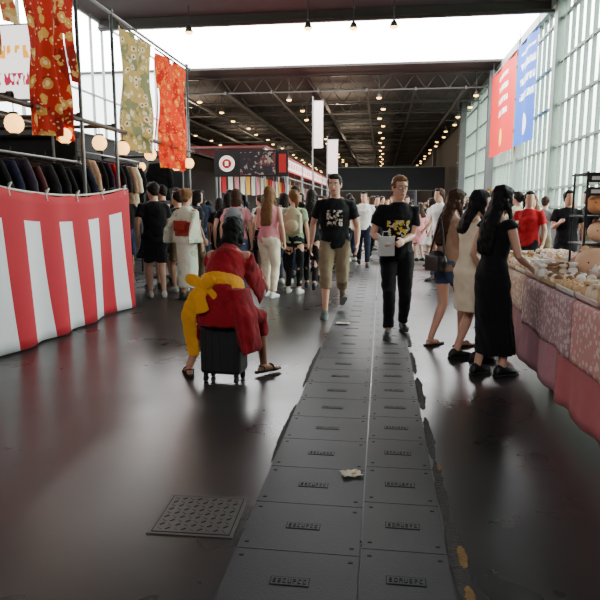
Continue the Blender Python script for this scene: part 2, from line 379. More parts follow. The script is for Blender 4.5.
            if len(it)>3 and not seated:
                o=MB(); o.loft([ring(*t) for t in ((1.0,.195,.15,0),(1.03,.2,.155,0),(1.12,.198,.15,0),(1.2,.198,.15,.005),(1.22,.192,.146,.005))],24)
                p,R=spine(1.12); o.box(p+R@V((0,-.17,.04)),(.2,.08,.16),R)
                remesh(o,'obi_sash',it[3],root,cvox,2,s,.004,14)
            elif len(it)>3:
                o=MB(); p,R=spine(1.06)
                o.loft([ring(*t) for t in ((.95,.208,.168,0),(1.01,.21,.170,0),(1.09,.202,.164,0),(1.14,.19,.153,.0))],24)
                q=p+R@V((-.10,-.175,-.01))
                o.ell(q,(.035,.03,.035),R,12,8); o.ell(q+V((-.07,.0,.03)),(.08,.022,.055),Matrix.Rotation(.4,3,'Y'),14,8); o.ell(q+V((.06,-.01,.02)),(.07,.022,.05),Matrix.Rotation(-.3,3,'Y'),14,8)
                o.tube([q,q+V((-.06,-.03,-.12)),q+V((-.12,-.02,-.26)),q+V((-.13,.03,-.44)),q+V((-.11,.05,-.62))],[(.03,.010),(.06,.011),(.068,.011),(.062,.010),(.05,.008)],14,side=(1,.3,0))
                o.tube([q,q+V((-.00,-.04,-.12)),q+V((.03,-.06,-.22))],[(.03,.010),(.055,.012),(.06,.009)],12,side=(1,0,0))
                remesh(o,'obi_sash',it[3],root,.007,1,s,.007,18)
    return root
blk=cloth('cloth_black',(15,15,18)); blk2=cloth('cloth_charcoal',(32,32,38)); wht=cloth('cloth_white',(225,222,218)); crm=cloth('cloth_cream',(226,212,186)); khk=cloth('cloth_khaki',(130,114,90))
pnk=cloth('cloth_pink',(214,138,146)); red=cloth('cloth_red',(180,26,36)); tan=cloth('cloth_tan',(150,118,98)); dnm=cloth('cloth_denim',(60,76,106)); grn=cloth('cloth_sage',(146,164,136)); gry=cloth('cloth_grey',(120,120,124)); nvy=cloth('cloth_navy',(28,34,54))
tee1=cloth('black_tee_white_print',(17,17,19),fn=graphic((210,205,200),(150,120,80),.10,1.16,1.36,20,.44))
tee2=cloth('black_tee_yellow_print',(17,17,19),fn=graphic((214,180,50),(200,200,190),.12,1.08,1.26,18,.42))
redk=cloth('red_kimono_cloth',(138,14,28),fn=floral((146,18,32),(152,26,34),(124,12,24),6))
yel=cloth('yellow_sash',(224,156,44)); shD=M('shoe_dark_green',(40,52,48),.6); shB=M('shoe_black',(22,22,24),.5); shW=M('shoe_white',(200,198,192),.6); shT=M('shoe_tan',(170,140,100),.6)
cream_d=cloth('cloth_ivory',(228,214,186))
# main people
man=person('man walking in black printed t-shirt and khaki cropped trousers',(-.60,7.80),PI+.05,1.84,False,'a',(0,0,.89),.06,.08,
   [(-.10,-.30,.09,.15,-.55),(.10,.25,.0,-.12,.12)],(dict(w=(-.27,.12,.87)),dict(w=(.29,-.10,.86))),(-.25,.1),
   [('t_shirt',tee1,{}),('shorts',khk,{'len':1.38,'w':1.05})],('short','dark'),shD)
wom=person('person in black yellow-printed t-shirt, glasses and black trousers walking',(.17,6.60),PI+.08,1.72,False,'a',(0,0,.925),.03,0,
   [(-.10,-.14,.02,.1,-.12),(.09,.17,.005,-.2,.0)],(dict(w=(-.04,.25,1.05),n=(0,-1,0)),dict(w=(.18,.24,1.06),n=(-.3,0,-1),curl=.9)),(.3,.15),
   [('t_shirt',tee2,{}),('trousers',blk,{'w':1.0})],('short','light'),shB,fat=.95,glasses=True)
wa=person('woman with long brown hair in tan top browsing stall',(.66,6.10),-1.0,1.58,True,'a',(0,0,.92),.06,0,
   [(-.10,-.12,0,.1,0),(.09,.14,0,-.1,0)],(None,dict(w=(.12,.28,1.1))),(-.1,.3),
   [('tank_top',tan,{}),('shorts',dnm,{'len':.45})],('long','brown'),shT,sandal=True)
wb=person('woman with black hair in cream knee-length dress looking down at stall',(.79,5.55),-1.25,1.55,True,'a',(0,0,.925),.06,0,
   [(-.09,-.06,0,.1,0),(.09,.09,0,-.1,0)],(dict(w=(-.12,.3,1.05)),dict(w=(.08,.32,1.07))),(0,.3),
   [('dress',cream_d,{'hem':.52,'flare':.04,'sl':.4})],('mid','black'),shB)
wc=person('woman with long black hair in black long dress at stall table',(.91,5.06),-.95,1.57,True,'a',(0,0,.925),.06,0,
   [(-.08,-.06,0,.1,0),(.08,.09,0,-.1,0)],(dict(w=(-.22,.12,.9)),dict(w=(.15,.30,1.0),n=(-1,0,-.3))),(.0,.25),
   [('dress',blk,{'hem':.2,'flare':.01,'sl':.12,'w':.98})],('long','black'),shB,fat=.97)
kim=person('person in red kimono with yellow sash riding on black suitcase',(-1.25,4.66),-.12,1.62,True,'b',(0,-.08,.68),.62,0,
   [(-.35,.02,0,.6,0),(.28,.22,.02,-.6,0)],(dict(w=(-.19,.58,.76),pole=(-.4,-.6,-.8)),dict(w=(.19,.58,.76),pole=(.4,-.6,-.8))),(-.25,.15),
   [('kimono',redk,{'seated':True},yel)],('bob','black'),shB,knee=((-.2,1,.3),(.2,1,.3)),sandal=True,face=False)
# crowd templates
ct=[]
def T(*a,**k):
    r=person(*a,det=0,**k); ct.append(r); return r
GP='visitors crowding the market aisle'
T('woman in pink top and denim trousers seen from behind',(-2.22,9.1),.1,1.66,True,outfit=[('t_shirt',pnk,{}),('trousers',dnm)],hair=('bob','brown'),shoes=shW,group=GP)
T('woman in sleeveless pink top and cream trousers seen from behind',(-1.72,9.15),-.2,1.70,True,feet=[(-.09,.1,0,.1,0),(.1,-.1,0,-.1,0)],hands=(dict(w=(-.1,.3,1.15)),None),outfit=[('tank_top',pnk,{}),('trousers',crm)],hair=('long','light'),shoes=shW,group=GP)
T('woman in cream kimono with red sash seen from behind',(-2.9,8.75),-.3,1.66,True,outfit=[('kimono',cloth('cream_kimono',(206,206,186),fn=floral((150,180,150),(220,190,170),(200,205,190),8)),{},cloth('brown_red_sash',(150,50,40)))],hair=('bun','light'),shoes=shB,group=GP)
T('man in black t-shirt and dark shorts standing',(-3.45,8.9),.5,1.76,False,hands=(None,dict(w=(.1,.3,1.2))),outfit=[('t_shirt',blk,{}),('shorts',blk2,{'len':.85})],hair=('short','dark'),shoes=shW,head=(.5,0),group=GP)
T('woman in black dress seen from behind with dark hair',(-2.52,9.75),.2,1.62,True,outfit=[('dress',blk,{'hem':.55,'flare':.1})],hair=('mid','black'),shoes=shB,head=(-.5,.1),group=GP)
T('man walking towards the viewer in white t-shirt and trousers',(-.42,14.3),PI,1.74,False,feet=[(-.1,.2,0,.1,0),(.1,-.24,.05,-.1,-.4)],hands=(dict(w=(-.24,-.1,.9)),dict(w=(.24,.2,.95))),outfit=[('t_shirt',wht,{}),('trousers',nvy)],hair=('short','black'),shoes=shB,group=GP)
T('woman walking in grey shirt and leggings',(-1.2,10.25),.0,1.68,True,feet=[(-.09,.18,0,.1,0),(.09,-.2,.03,-.1,-.3)],hands=(dict(w=(-.2,.25,1.0)),None),outfit=[('shirt',blk2,{}),('leggings',blk)],hair=('long','dark'),shoes=shB,group=GP)
T('woman in sage green top and black leggings seen from behind',(-1.40,9.6),-.1,1.66,True,outfit=[('t_shirt',grn,{}),('leggings',blk)],hair=('pony','light'),shoes=shW,head=(.6,0),group=GP)
names={'t_shirt':'t-shirt','shirt':'shirt','tank_top':'tank top','dress':'dress','kimono':'kimono'}
tops=[('black',blk),('white',wht),('red',red),('grey',gry),('navy',nvy),('pink',pnk),('cream',crm),('sage',grn),('charcoal',blk2),('tan',tan)]
cr=random.Random(5)
def crowd(t,x,y,rz,sc,c,hair=None):
    r=ct[t]; cn,cm=tops[c]; over={k:cm for k in('t_shirt','shirt','tank_top','dress','kimono')}
    over['hair']=HR[hair or cr.choice(['black','dark','brown','light','dark'])]
    bt=cr.choice([(blk,),(dnm,),(nvy,),(khk,),(blk2,)])[0]; over['trousers']=bt; over['shorts']=bt
    n=copy_thing(r,(x,y,0),rz+cr.uniform(-.8,.8),sc*cr.uniform(.9,1.04),over)
    g=[names[q.name.split('.')[0]] for q in r.children if q.name.split('.')[0] in names][0]
    n['label']='person in %s %s standing in the crowded market aisle'%(cn,g)
CR=[(3,2.22,9.6,PI-.2,.97,2,'dark'),(3,2.95,10.2,PI+.4,.97,0,'black'),(5,1.1,11.8,PI*.6,.97,1,'brown'),(6,1.35,12.4,.3,.95,3,'light'),(4,1.75,11.3,-.6,1,0,None),
 (4,-3.9,9.9,.8,1,0,None),(0,-3.2,10.2,-.4,1,8,'black'),(3,-2.7,11,.3,1,1,None),(6,-2.2,11.4,0,1,5,None),(5,-1.7,11.8,0,1,0,None),(0,-3.6,11.8,1,1,4,None),(7,-3.0,12.6,.2,1,3,'black'),(1,-2.4,12.8,2,1,6,'dark'),
 (3,-1.9,13.2,.1,1.02,0,None),(4,-1.4,13,.4,1,2,None),(5,-3.4,13.8,1.5,1,9,None),(0,-2.7,14.5,0,1,1,None),(6,-2.0,15,PI,1,0,None),(7,-1.3,15.4,0,1,4,None),(3,-3.0,15.8,.2,1,7,None),(5,-.15,16.6,PI,.98,0,'dark'),
 (1,-.9,17,.2,1,1,None),(0,.3,18,PI,1,2,None),(4,-1.8,18,0,1,8,None),(6,-.3,19.5,0,1,6,None),(3,.8,20,PI,1,4,None),(5,1.5,17,PI,1,1,None),(7,2.0,14,.4,1,5,'dark'),(0,2.6,13.4,PI,1,0,None),(3,3.2,12.6,-.4,1,3,None),
 (6,2.2,16.5,0,1,1,None),(5,2.9,18,PI,1,0,None),(4,3.7,15.5,1,1,6,None),(1,1.0,22,0,1,1,None),(3,.0,23,PI,1,0,None),(6,-1.2,22,0,1,2,None),(5,-.6,25,PI,1,1,None),(0,.6,26,0,1,3,None),(7,1.7,24,0,1,0,None),(3,2.6,22,PI,1,1,None),
 (4,-2.2,20.5,0,1,0,None),(5,3.6,21,PI,1,4,None),(1,1.4,29,0,1,6,None),(3,.3,31,PI,1,0,None),(0,-.9,30,0,1,1,None),(6,2.4,28,0,1,8,None),(5,3.3,26,PI,1,2,None),(3,2.2,35,PI,1,0,None),(0,1.0,36,0,1,1,None),(6,-.2,37,0,1,0,None),(5,-1.4,38,PI,1,4,None),(4,3.1,33,0,1,3,None),
 (3,4.2,18.5,0,1,0,None),(0,4.4,24,.3,1,5,None),(7,4.4,13.2,.3,1,0,None),(5,3.6,11.2,2,.98,0,None),(6,-4.5,12.9,1,1,0,None),(3,-4.6,10.4,1,1,0,None),
 (4,-4.1,8.95,.6,1,0,'dark'),(1,-2.0,10.3,-.3,1,6,'brown'),(0,-1.75,10.9,.2,1.02,1,'dark'),(4,-1.1,11.5,.1,1,0,None),(5,-1.2,12.4,PI,1,1,'brown'),(6,-.95,13.6,0,1,5,'light'),(7,-2.7,13.4,0,1,1,None),(0,-.75,15.6,0,1,6,None),(1,-1.5,16.2,0,1,9,None),(5,-2.3,17.3,0,1,1,None),
 (3,-1.0,19,PI,1,2,None),(0,-2.6,18.6,0,1,5,None),(7,-2.9,21.8,0,1,6,None),(5,-1.9,23.4,0,1,1,None),(6,1.5,19.3,PI,1,0,None),(4,1.2,14.6,2,1,1,None),(3,2.2,19.4,0,1,3,None),(1,3.2,23.6,0,1,1,None),(0,4.9,16.6,0,1,6,None),(3,5.2,20.4,1,1,1,None),(5,2.9,30.5,0,1,1,None),(7,.5,33.5,0,1,5,None),(0,-1.9,27.2,0,1,1,None),(4,-2.5,24.8,0,1,9,None),
 (3,-3.3,9.58,.4,1,0,None),(6,-2.62,10.35,.1,1,0,'black'),(4,-3.75,10.8,.5,1.03,0,None),(3,-4.2,11.3,.3,1,8,None),(0,-3.1,11.35,-.3,1,0,'dark'),(4,-2.35,12.1,.2,1.02,0,None),(3,-.85,10.95,.2,.97,0,'black'),(5,-4.5,14.2,.4,1,0,None),(0,-3.7,12.7,.2,1,0,'black'),(3,-2.05,14.2,.2,1,0,None),(6,-3.7,15.2,.2,1,0,None),
 (5,1.9,12.4,PI,1,1,None),(7,2.5,11.7,.3,1,6,None),(0,3.3,14.1,PI,1,2,None),(4,1.0,16,0,1,5,None),(3,2.6,15.2,1,1,1,None),(1,4.0,19.6,0,1,1,None),(5,.9,24.2,PI,1,6,None),(6,2.0,26.2,0,1,1,None),(0,.2,27.5,PI,1,5,None),(3,1.9,31.8,PI,1,1,None),(7,-.5,33,0,1,6,None),(5,.7,39,PI,1,1,None),(1,2.0,40,0,1,1,None),(0,-.9,42,0,1,3,None),(3,1.4,44,PI,1,6,None),(4,2.8,38,PI,1,1,None),
 (4,-4.0,12.2,.5,1,0,None),(3,-3.2,13.2,.2,1.03,0,None),(6,-1.6,14.2,.1,1,8,None),(0,-3.3,14.6,.2,1,0,None),(3,-2.45,15.7,.2,1,4,None),(4,-1.0,14.6,.1,1,0,None)]
for a in CR: crowd(*a)
# ------------------------------------------------------------ floor & shell
def floor_mat():
    m=D.materials.new('polished_concrete'); m.use_nodes=True; nt=m.node_tree; b=nt.nodes['Principled BSDF']
    v=ocoord(nt); n=noi(nt,v,.55,5,.55); n2=noi(nt,v,14,5,.7); X,Y,Z=xyz(nt)
    c=mixc(nt,n,lin((38,36,36)),lin((58,55,56)))
    k=mt(nt,'MULTIPLY',mt(nt,'MULTIPLY',mt(nt,'LESS_THAN',mt(nt,'ADD',X,mt(nt,'MULTIPLY',n2,.3)),-.45),.2),n); c=mixc(nt,k,c,lin((64,50,40)))
    c=mixc(nt,mt(nt,'MULTIPLY',mt(nt,'GREATER_THAN',n2,.64),.08),c,lin((84,82,80)))
    nt.links.new(c,b.inputs['Base Color'])
    r=nd(nt,'ShaderNodeMapRange'); r.inputs[1].default_value=.3; r.inputs[2].default_value=.7; r.inputs[3].default_value=.24; r.inputs[4].default_value=.36
    nt.links.new(noi(nt,v,.9,4,.55),r.inputs[0]); nt.links.new(r.outputs[0],b.inputs['Roughness'])
    bp=nd(nt,'ShaderNodeBump'); bp.inputs['Strength'].default_value=.10; bp.inputs['Distance'].default_value=.002; nt.links.new(noi(nt,v,30,4),bp.inputs['Height']); nt.links.new(bp.outputs[0],b.inputs['Normal'])
    return m
b=MB(); b.box((0,55,-.05),(70,130,.1)); struct(obj(b,'floor',floor_mat()))
plate=M('cast_iron_plate',(46,46,49),.5,.0,var=.25,ns=3,bump=.12,bs=120,spec=.3); plateD=M('plate_recess',(24,24,26),.7,spec=.2)
def plate_mesh(w,seed):
    r=random.Random(seed); b=MB(); b.box((0,0,.005),(w-.004,.396,.010)); 
    for sx in(-1,1):
        b.box((sx*(w/2-.035),.15,.0105),(.018,.010,.002),mi=1); b.box((sx*(w/2-.035),-.15,.0105),(.018,.010,.002),mi=1)
    b.box((0,0,.0105),(.15,.052,.002),mi=1)
    b.box((0,0,.0113),(.142,.044,.002),mi=0)
    for i in range(7):
        x=-.057+.019*i; b.box((x-.005,0,.0127),(.003,.024,.002),mi=1)
        if r.random()<.7: b.box((x,.0105,.0127),(.010,.003,.002),mi=1)
        if r.random()<.6: b.box((x,-.0105,.0127),(.010,.003,.002),mi=1)
        if r.random()<.6: b.box((x,0,.0127),(.009,.003,.002),mi=1)
        if r.random()<.4: b.box((x+.005,0,.0127),(.003,.024,.002),mi=1)
    return b
pl=[obj(plate_mesh(.51,3),'trench_cover',[plate,plateD]),obj(plate_mesh(.35,9),'trench_cover',[plate,plateD])]
for r_ in range(34):
    for c_,(x) in enumerate((-.315,.118)):
        y=1.24+.4*r_
        o=pl[c_] if r_==0 else pl[c_].copy()
        if r_: col.objects.link(o)
        o.location=(x,y+(.06 if c_ else 0),0)
        tag(o,'dark cast-metal trench cover plate with raised mark in floor','floor plate','trench cover plates down the aisle')
b=MB(); b.box((0,0,.002),(.38,.36,.004)); b.box((0,0,.0035),(.35,.33,.003),mi=1); b.box((0,0,.0045),(.34,.32,.003),mi=0)
for i in range(9):
    for j in range(9):
        b.box((-.145+.036*i,-.135+.034*j,.0065),(.022,.007,.002),Matrix.Rotation(PI/4 if (i+j)%2 else -PI/4,3,'Z'),mi=1 if (i+j)%2 else 0)
tag(obj(b,'access_cover',[M('checker_plate',(58,54,52),.45,.0),plateD],loc=(-.80,2.49,0),rz=.03),'square metal checker-plate access cover set in the floor','floor cover')
crk=M('broken_concrete',(58,55,52),.9,var=.6,ns=40,bump=1,bs=60); och=M('ochre_filler',(130,98,56),.9,var=.4,ns=40,bump=1,bs=70)
def blob(n_,x0,y0,rx,ry,mat,seed,z=.003):
    b=MB(); N=70; vs=[(x0,y0,z+.003)]
    for i in range(N):
        t=2*PI*i/N; c_,s_=math.cos(t),math.sin(t); q=.85+.5*noise.noise(V((c_*1.3+seed*3.1,s_*5,seed)))+.25*noise.noise(V((c_*4,s_*16,seed+9)))
        vs.append((x0+rx*max(.3,q)*c_,y0+ry*s_,z))
    b.add(vs,[(0,1+i,1+(i+1)%N) for i in range(N)]); return struct(obj(b,n_,mat))
for i,(x,y,rx,ry) in enumerate([(.315,4.5,.04,.4),(.315,3.6,.03,.35),(.32,2.9,.03,.35),(.31,5.4,.03,.4),(.33,2.3,.045,.3),(-.585,5.2,.025,.7),(-.58,3.6,.02,.5),(.31,6.4,.03,.4)]): blob('trim_%d'%(i+1),x,y,rx,ry,crk,i)
for i,(x,y,rx,ry) in enumerate([(.35,2.30,.022,.08),(.335,3.15,.012,.04),(.345,2.05,.02,.06)]): blob('trim_%d'%(i+20),x,y,rx,ry,och,i+40,.006)
# litter
pap=M('paper_litter',(215,206,185),.8,fn=floral((190,150,90),(170,90,60),(225,220,205),30))
def litter(x,y,w,h,rz,lab):
    b=MB(); N=6; vs=[];r=random.Random(int(x*100))
    for i in range(N+1):
        for j in range(N+1):
            vs.append(((i/N-.5)*w+r.uniform(-.006,.006),(j/N-.5)*h+r.uniform(-.006,.006),.016+r.uniform(0,.014)))
    b.add(vs,[(i*(N+1)+j,(i+1)*(N+1)+j,(i+1)*(N+1)+j+1,i*(N+1)+j+1) for i in range(N) for j in range(N)])
    o=obj(b,'crumpled_wrapper',pap,smooth=True,loc=(x,y,0),rz=rz); so=o.modifiers.new('s','SOLIDIFY'); so.thickness=.003; tag(o,lab,'litter')
litter(-.13,2.98,.10,.07,.4,'crumpled pale paper wrapper lying on metal floor plates'); litter(-.44,7.08,.16,.10,-.2,'flattened white paper scrap lying on the floor plates')
dk=M('roof_steel',(54,50,46),.6,var=.2,ns=2); dkc=M('roof_deck',(46,42,40),.9,var=.3,ns=.8); lt=M('light_steel',(130,132,130),.5,var=.1)
b=MB(); b.box((-2.65,9.5,9.1),(18.4,31,.2)); struct(obj(b,'ceiling',dkc))
b=MB(); b.box((-9,73.6,9.06),(31,78.6,.12)); struct(obj(b,'ceiling_far',dkc))
b=MB(); b.box((-11.7,3.5,8.2),(.3,21,1.6)); b.box((-11.7,9,1.4),(.3,32,2.8)); b.box((-11.7,1.5,5.1),(.3,17,4.8)); struct(obj(b,'wall_left',M('wall_grey',(74,70,70),.8)))
b=MB(); b.box((-9,113,4.6),(31,.3,9.4)); struct(obj(b,'wall_far',M('far_wall',(90,90,98),.9)))
b=MB(); b.box((-24.3,73,4.6),(.3,78,9.0)); struct(obj(b,'wall_left_far',M('dark_wall',(50,46,44),.9)))
b=MB(); b.box((-18,34.5,4.5),(12.5,.2,9.0)); struct(obj(b,'wall_return',M('pale_render',(220,222,224),.9)))
b=MB(); b.box((6.4,82,4.6),(.3,61,9.4)); b.box((6.4,22,.35),(.25,60,.7)); b.box((6.4,0,4.6),(.3,12,9.2)); struct(obj(b,'wall_right',D.materials['wall_grey']))
b=MB(); b.box((-2.65,-6.2,2.6),(18.4,.3,5.2)); b.box((-2.65,-6.2,8.4),(18.4,.3,1.6)); b.box((-8.2,-6.2,6.4),(7.4,.3,2.4)); b.box((3.5,-6.2,6.4),(6,.3,2.4)); struct(obj(b,'wall_back',D.materials['dark_wall']))  # back wall behind the camera; high opening added to let in frontal fill
# glazing
def glassm():
    m=D.materials.new('window_glass'); m.use_nodes=True; nt=m.node_tree; nt.nodes.clear(); o=nd(nt,'ShaderNodeOutputMaterial'); t=nd(nt,'ShaderNodeBsdfTransparent'); g=nd(nt,'ShaderNodeBsdfGlossy'); x=nd(nt,'ShaderNodeMixShader')
    t.inputs[0].default_value=(.88,.95,.91,1); g.inputs['Roughness'].default_value=.08; x.inputs[0].default_value=.06
    nt.links.new(t.outputs[0],x.inputs[1]); nt.links.new(g.outputs[0],x.inputs[2]); nt.links.new(x.outputs[0],o.inputs[0]); return m
GL=glassm(); fr=M('window_frame_pale',(120,132,124),.5,var=.1)
k=1
for y0 in range(6,52,6):
    b=MB()
    b.box((6.3,y0,4.85),(.4,.4,8.3))
    for j in range(1,8): b.box((6.3,y0+j*.75,4.85),(.13,.06,8.3))
    for z in (1.4,2.1,3.6,5.1,6.6,8.1): b.box((6.3,y0+3,z),(.12,6,.08))
    b.box((6.3,y0+3,8.85),(.4,6,.35))
    o=struct(obj(b,'window_%d'%k,fr)); 
    g=MB(); g.box((6.33,y0+3,4.8),(.015,5.8,8.0)); struct(obj(g,'window_%d_glass'%k,GL,o)); k+=1
for y0 in range(10,25,5):
    b=MB()
    for j in range(0,5,2): b.box((-11.7,y0+j,5.9),(.10,.06,6.2))
    for z in (2.9,5.9,8.9): b.box((-11.7,y0+2.5,z),(.1,5,.06))
    struct(obj(b,'window_%d'%k,fr)); k+=1
b=MB()
for j in range(0,10,3): b.box((-11.7,25+j,4.5),(.10,.06,9))
for z in (1,2.9,5.9,8.9): b.box((-11.7,29.5,z),(.1,9,.06))
struct(obj(b,'window_%d'%k,fr)); k+=1
b=MB()
for j in range(3): b.box((-4.5+2.5*j,-6.2,6.4),(.12,.12,2.4))
b.box((-2,-6.2,6.4),(5,.1,.08)); struct(obj(b,'window_%d'%k,fr))  # unseen back window, added as a fill light opening
b=MB(); b.box((26,25,-.06),(39,90,.1)); struct(obj(b,'floor_outside',M('outside_paving',(205,205,198),.9)))
# trusses
def truss(y):
    b=MB(); x0,x1=-24,6.1; zb,zt=8.05,8.9
    b.box(((x0+x1)/2,0,zb),(x1-x0,.07,.07)); b.box(((x0+x1)/2,0,zt),(x1-x0,.10,.08)); n=24; dx=(x1-x0)/n
    for i in range(n):
        xa=x0+i*dx; b.cyl((xa,0,zb),(xa+dx/2,0,zt),.02,n=6); b.cyl((xa+dx/2,0,zt),(xa+dx,0,zb),.02,n=6)
    return b
tr=obj(truss(0),'roof_truss',dk)
ys=[36.2+4.4*i for i in range(17)]
for i,y in enumerate(ys):
    o=tr if i==0 else tr.copy()
    if i: col.objects.link(o)
    o.location=(0,y,0); tag(o,'dark steel lattice roof truss spanning the hall','roof truss','lattice trusses under the hall roof')
b=MB(); b.box((-2.65,24.9,8.85),(18.2,.2,.5)); b.box((-2.65,24.78,8.7),(18.2,.06,.06)); tag(obj(b,'roof_beam',dk),'deep dark steel edge beam beside the skylight','roof beam')
def purlin(L):
    b=MB(); b.box((0,0,0),(.08,L,.16)); b.box((0,0,-.08),(.14,L,.03)); return b
pu=obj(purlin(77),'roof_beam',dk)
for i in range(11):
    o=pu if i==0 else pu.copy()
    if i: col.objects.link(o)
    o.location=(-23+2.75*i,74.2,8.0); tag(o,'long dark steel roof beam running down the hall','roof beam','lengthwise roof beams')
lampg=M('lamp_glow',(255,200,110),emit=8,var=0)
b=MB(); b.tube([(0,0,1.4),(0,0,.3)],[.02,.02],6,mi=0); b.loft([((0,0,.28),(1,0,0),(0,1,0),.04,.04),((0,0,.2),(1,0,0),(0,1,0),.11,.11),((0,0,.04),(1,0,0),(0,1,0),.16,.16)],16); b.ell((0,0,.04),(.15,.15,.09),mi=1)
la=obj(b,'ceiling_lamp',[dk,lampg],smooth=True); q=0
def pt(x,y,z,e,c=(1,.8,.56),r=.2):
    l=D.lights.new('lamp_light','POINT'); l.energy=e; l.color=c; l.shadow_soft_size=r; o=D.objects.new('lamp_light',l); col.objects.link(o); o.location=(x,y,z)
for x in(-16.3,-10.9,-5.5,-.3,5.1):
    for j in range(19):
        o=la if q==0 else la.copy()
        if q: col.objects.link(o)
        q+=1; o.location=(x+(.25 if j%2 else 0),36+4.1*j,7.55); tag(o,'round glowing high-bay lamp hanging from the roof','ceiling lamp','high-bay lamps in the far hall')
for y in(42.6,60,82,104):
    for x in(-13.6,-3): pt(x,y,7.2,700)
for x,y in ((-2.9,23.7),(-7.5,23.6),(-1.2,23.9),(.3,23.9)):
    o=la.copy(); col.objects.link(o); o.location=(x,y,8.0); o['group']='high-bay lamps near the skylight'
b=MB(); b.box((0,0,4.4),(.4,.4,8.8)); b.box((0,0,.1),(.6,.6,.2)); cl=obj(b,'steel_column',M('column_dark',(64,64,66),.5),loc=(5.7,46,0)); tag(cl,'dark square steel column beside the glass wall','column','steel columns')
for x,y in ((5.9,35.6),(5.7,70)):
    o=cl.copy(); col.objects.link(o); o.location=(x,y,0)
b=MB(); b.box((.6,60,4.1),(10.6,.3,2.3)); b.box((-4.6,60,1.5),(.3,.3,3)); b.box((5.8,60,1.5),(.3,.3,3)); b.box((.6,59.8,5.2),(10.6,.1,.08),mi=1); b.box((.6,59.8,2.98),(10.6,.1,.08),mi=1)
tag(obj(b,'gantry_wall',[M('bulkhead_dark',(46,48,54),.8),lt]),'dark overhead panel on posts spanning the far aisle','partition')
# banners right
def banner_mat(nm,c,sc,dot):
    def fn(nt,cc):
        X,Y,Z=xyz(nt)
        fr_=mt(nt,'FRACT',mt(nt,'MULTIPLY',mt(nt,'ADD',Z,10),sc)); row=mt(nt,'GREATER_THAN',fr_,.55)
        g=mt(nt,'GREATER_THAN',noi(nt,ocoord(nt,(1,6,2.0)),1.7,0),.46)
        z=mt(nt,'MULTIPLY',mt(nt,'GREATER_THAN',Z,-.5),mt(nt,'LESS_THAN',Z,1.7))
        y=mt(nt,'LESS_THAN',mt(nt,'ABSOLUTE',Y),1.2)
        k=mt(nt,'MULTIPLY',mt(nt,'MULTIPLY',row,g),mt(nt,'MULTIPLY',z,y)); o=mixc(nt,k,cc,lin((240,240,240)))
        d=mt(nt,'LESS_THAN',mt(nt,'ADD',mt(nt,'POWER',mt(nt,'ABSOLUTE',Y),2),mt(nt,'POWER',mt(nt,'ABSOLUTE',mt(nt,'ADD',Z,1.35)),2)),.2)
        return mixc(nt,d,o,lin(dot))
    return thin(M(nm,c,.7,fn=fn,var=.05),.12)
def hbanner(y0,y1,z0,z1,mat,lab):
    b=MB(); N=12; L=y1-y0; Hh=z1-z0; vs=[]
    for i in range(N+1):
        for s_ in (0,1): vs.append((.05*math.sin(i*.9),-L/2+L*i/N,-Hh/2+Hh*s_))
    b.add(vs,[(2*i,2*i+2,2*i+3,2*i+1) for i in range(N)])
    r=empty('hanging_banner',(5.8,(y0+y1)/2,(z0+z1)/2)); o=obj(b,'banner_cloth',mat,r,True)
    b=MB(); b.cyl((0,-L/2-.1,Hh/2),(0,L/2+.1,Hh/2),.04); b.cyl((0,-L/2,Hh/2),(0,-L/2,9.0-(z0+z1)/2),.012,n=6); b.cyl((0,L/2,Hh/2),(0,L/2,9.0-(z0+z1)/2),.012,n=6); obj(b,'banner_rail',lt,r)
    tag(r,lab,'banner')
hbanner(29.0,34.8,4.05,8.3,banner_mat('red_banner',(200,28,26),1.7,(240,190,40)),'tall red hanging banner with white lettering and yellow dot')
hbanner(25.2,28.5,4.05,8.3,banner_mat('blue_banner',(22,84,184),1.6,(235,235,235)),'tall blue hanging banner with white lettering and white dot')
# ------------------------------------------------------------ left stall
pole=M('galvanised_tube',(120,120,120),.4,.5); wood=M('dark_wood',(60,38,28),.6)
def rod(name,a,b_,r,lab,cat,mat=pole,g=None):
    b=MB(); b.cyl(a,b_,r,n=12)
    b.cyl(V(a)-V((0,0,.0)),V(a)+(V(b_)-V(a)).normalized()*.05,r*1.5,n=12); b.cyl(V(b_)-(V(b_)-V(a)).normalized()*.05,b_,r*1.5,n=12)
    return tag(obj(b,name,mat,smooth=True),lab,cat,g)
for y in (3.2,6.96,7.9,11.0): rod('stall_pole',(-3.56,y,0),(-3.56,y,3.95),.022,'upright grey steel tube of the stall frame','pole',g='steel uprights of the stall')
rod('stall_rail',(-3.56,3,3.9),(-3.56,11.2,3.9),.02,'long grey steel tube carrying hanging kimonos','rail')
rod('stall_rail',(-3.56,3,2.42),(-3.56,11.2,2.42),.03,'dark wooden rail carrying paper lanterns','rail',wood)
rod('stall_rail',(-4.3,3,2.42),(-4.3,8.0,2.42),.03,'dark wooden cross rail behind the lanterns','rail',wood)
for y in (4.5,5.6,6.96,7.9): rod('stall_crossbar',(-5.4,y,2.47),(-3.56,y,2.47),.025,'dark wooden crossbar over the stall','crossbar',wood,g='crossbars over the stall')
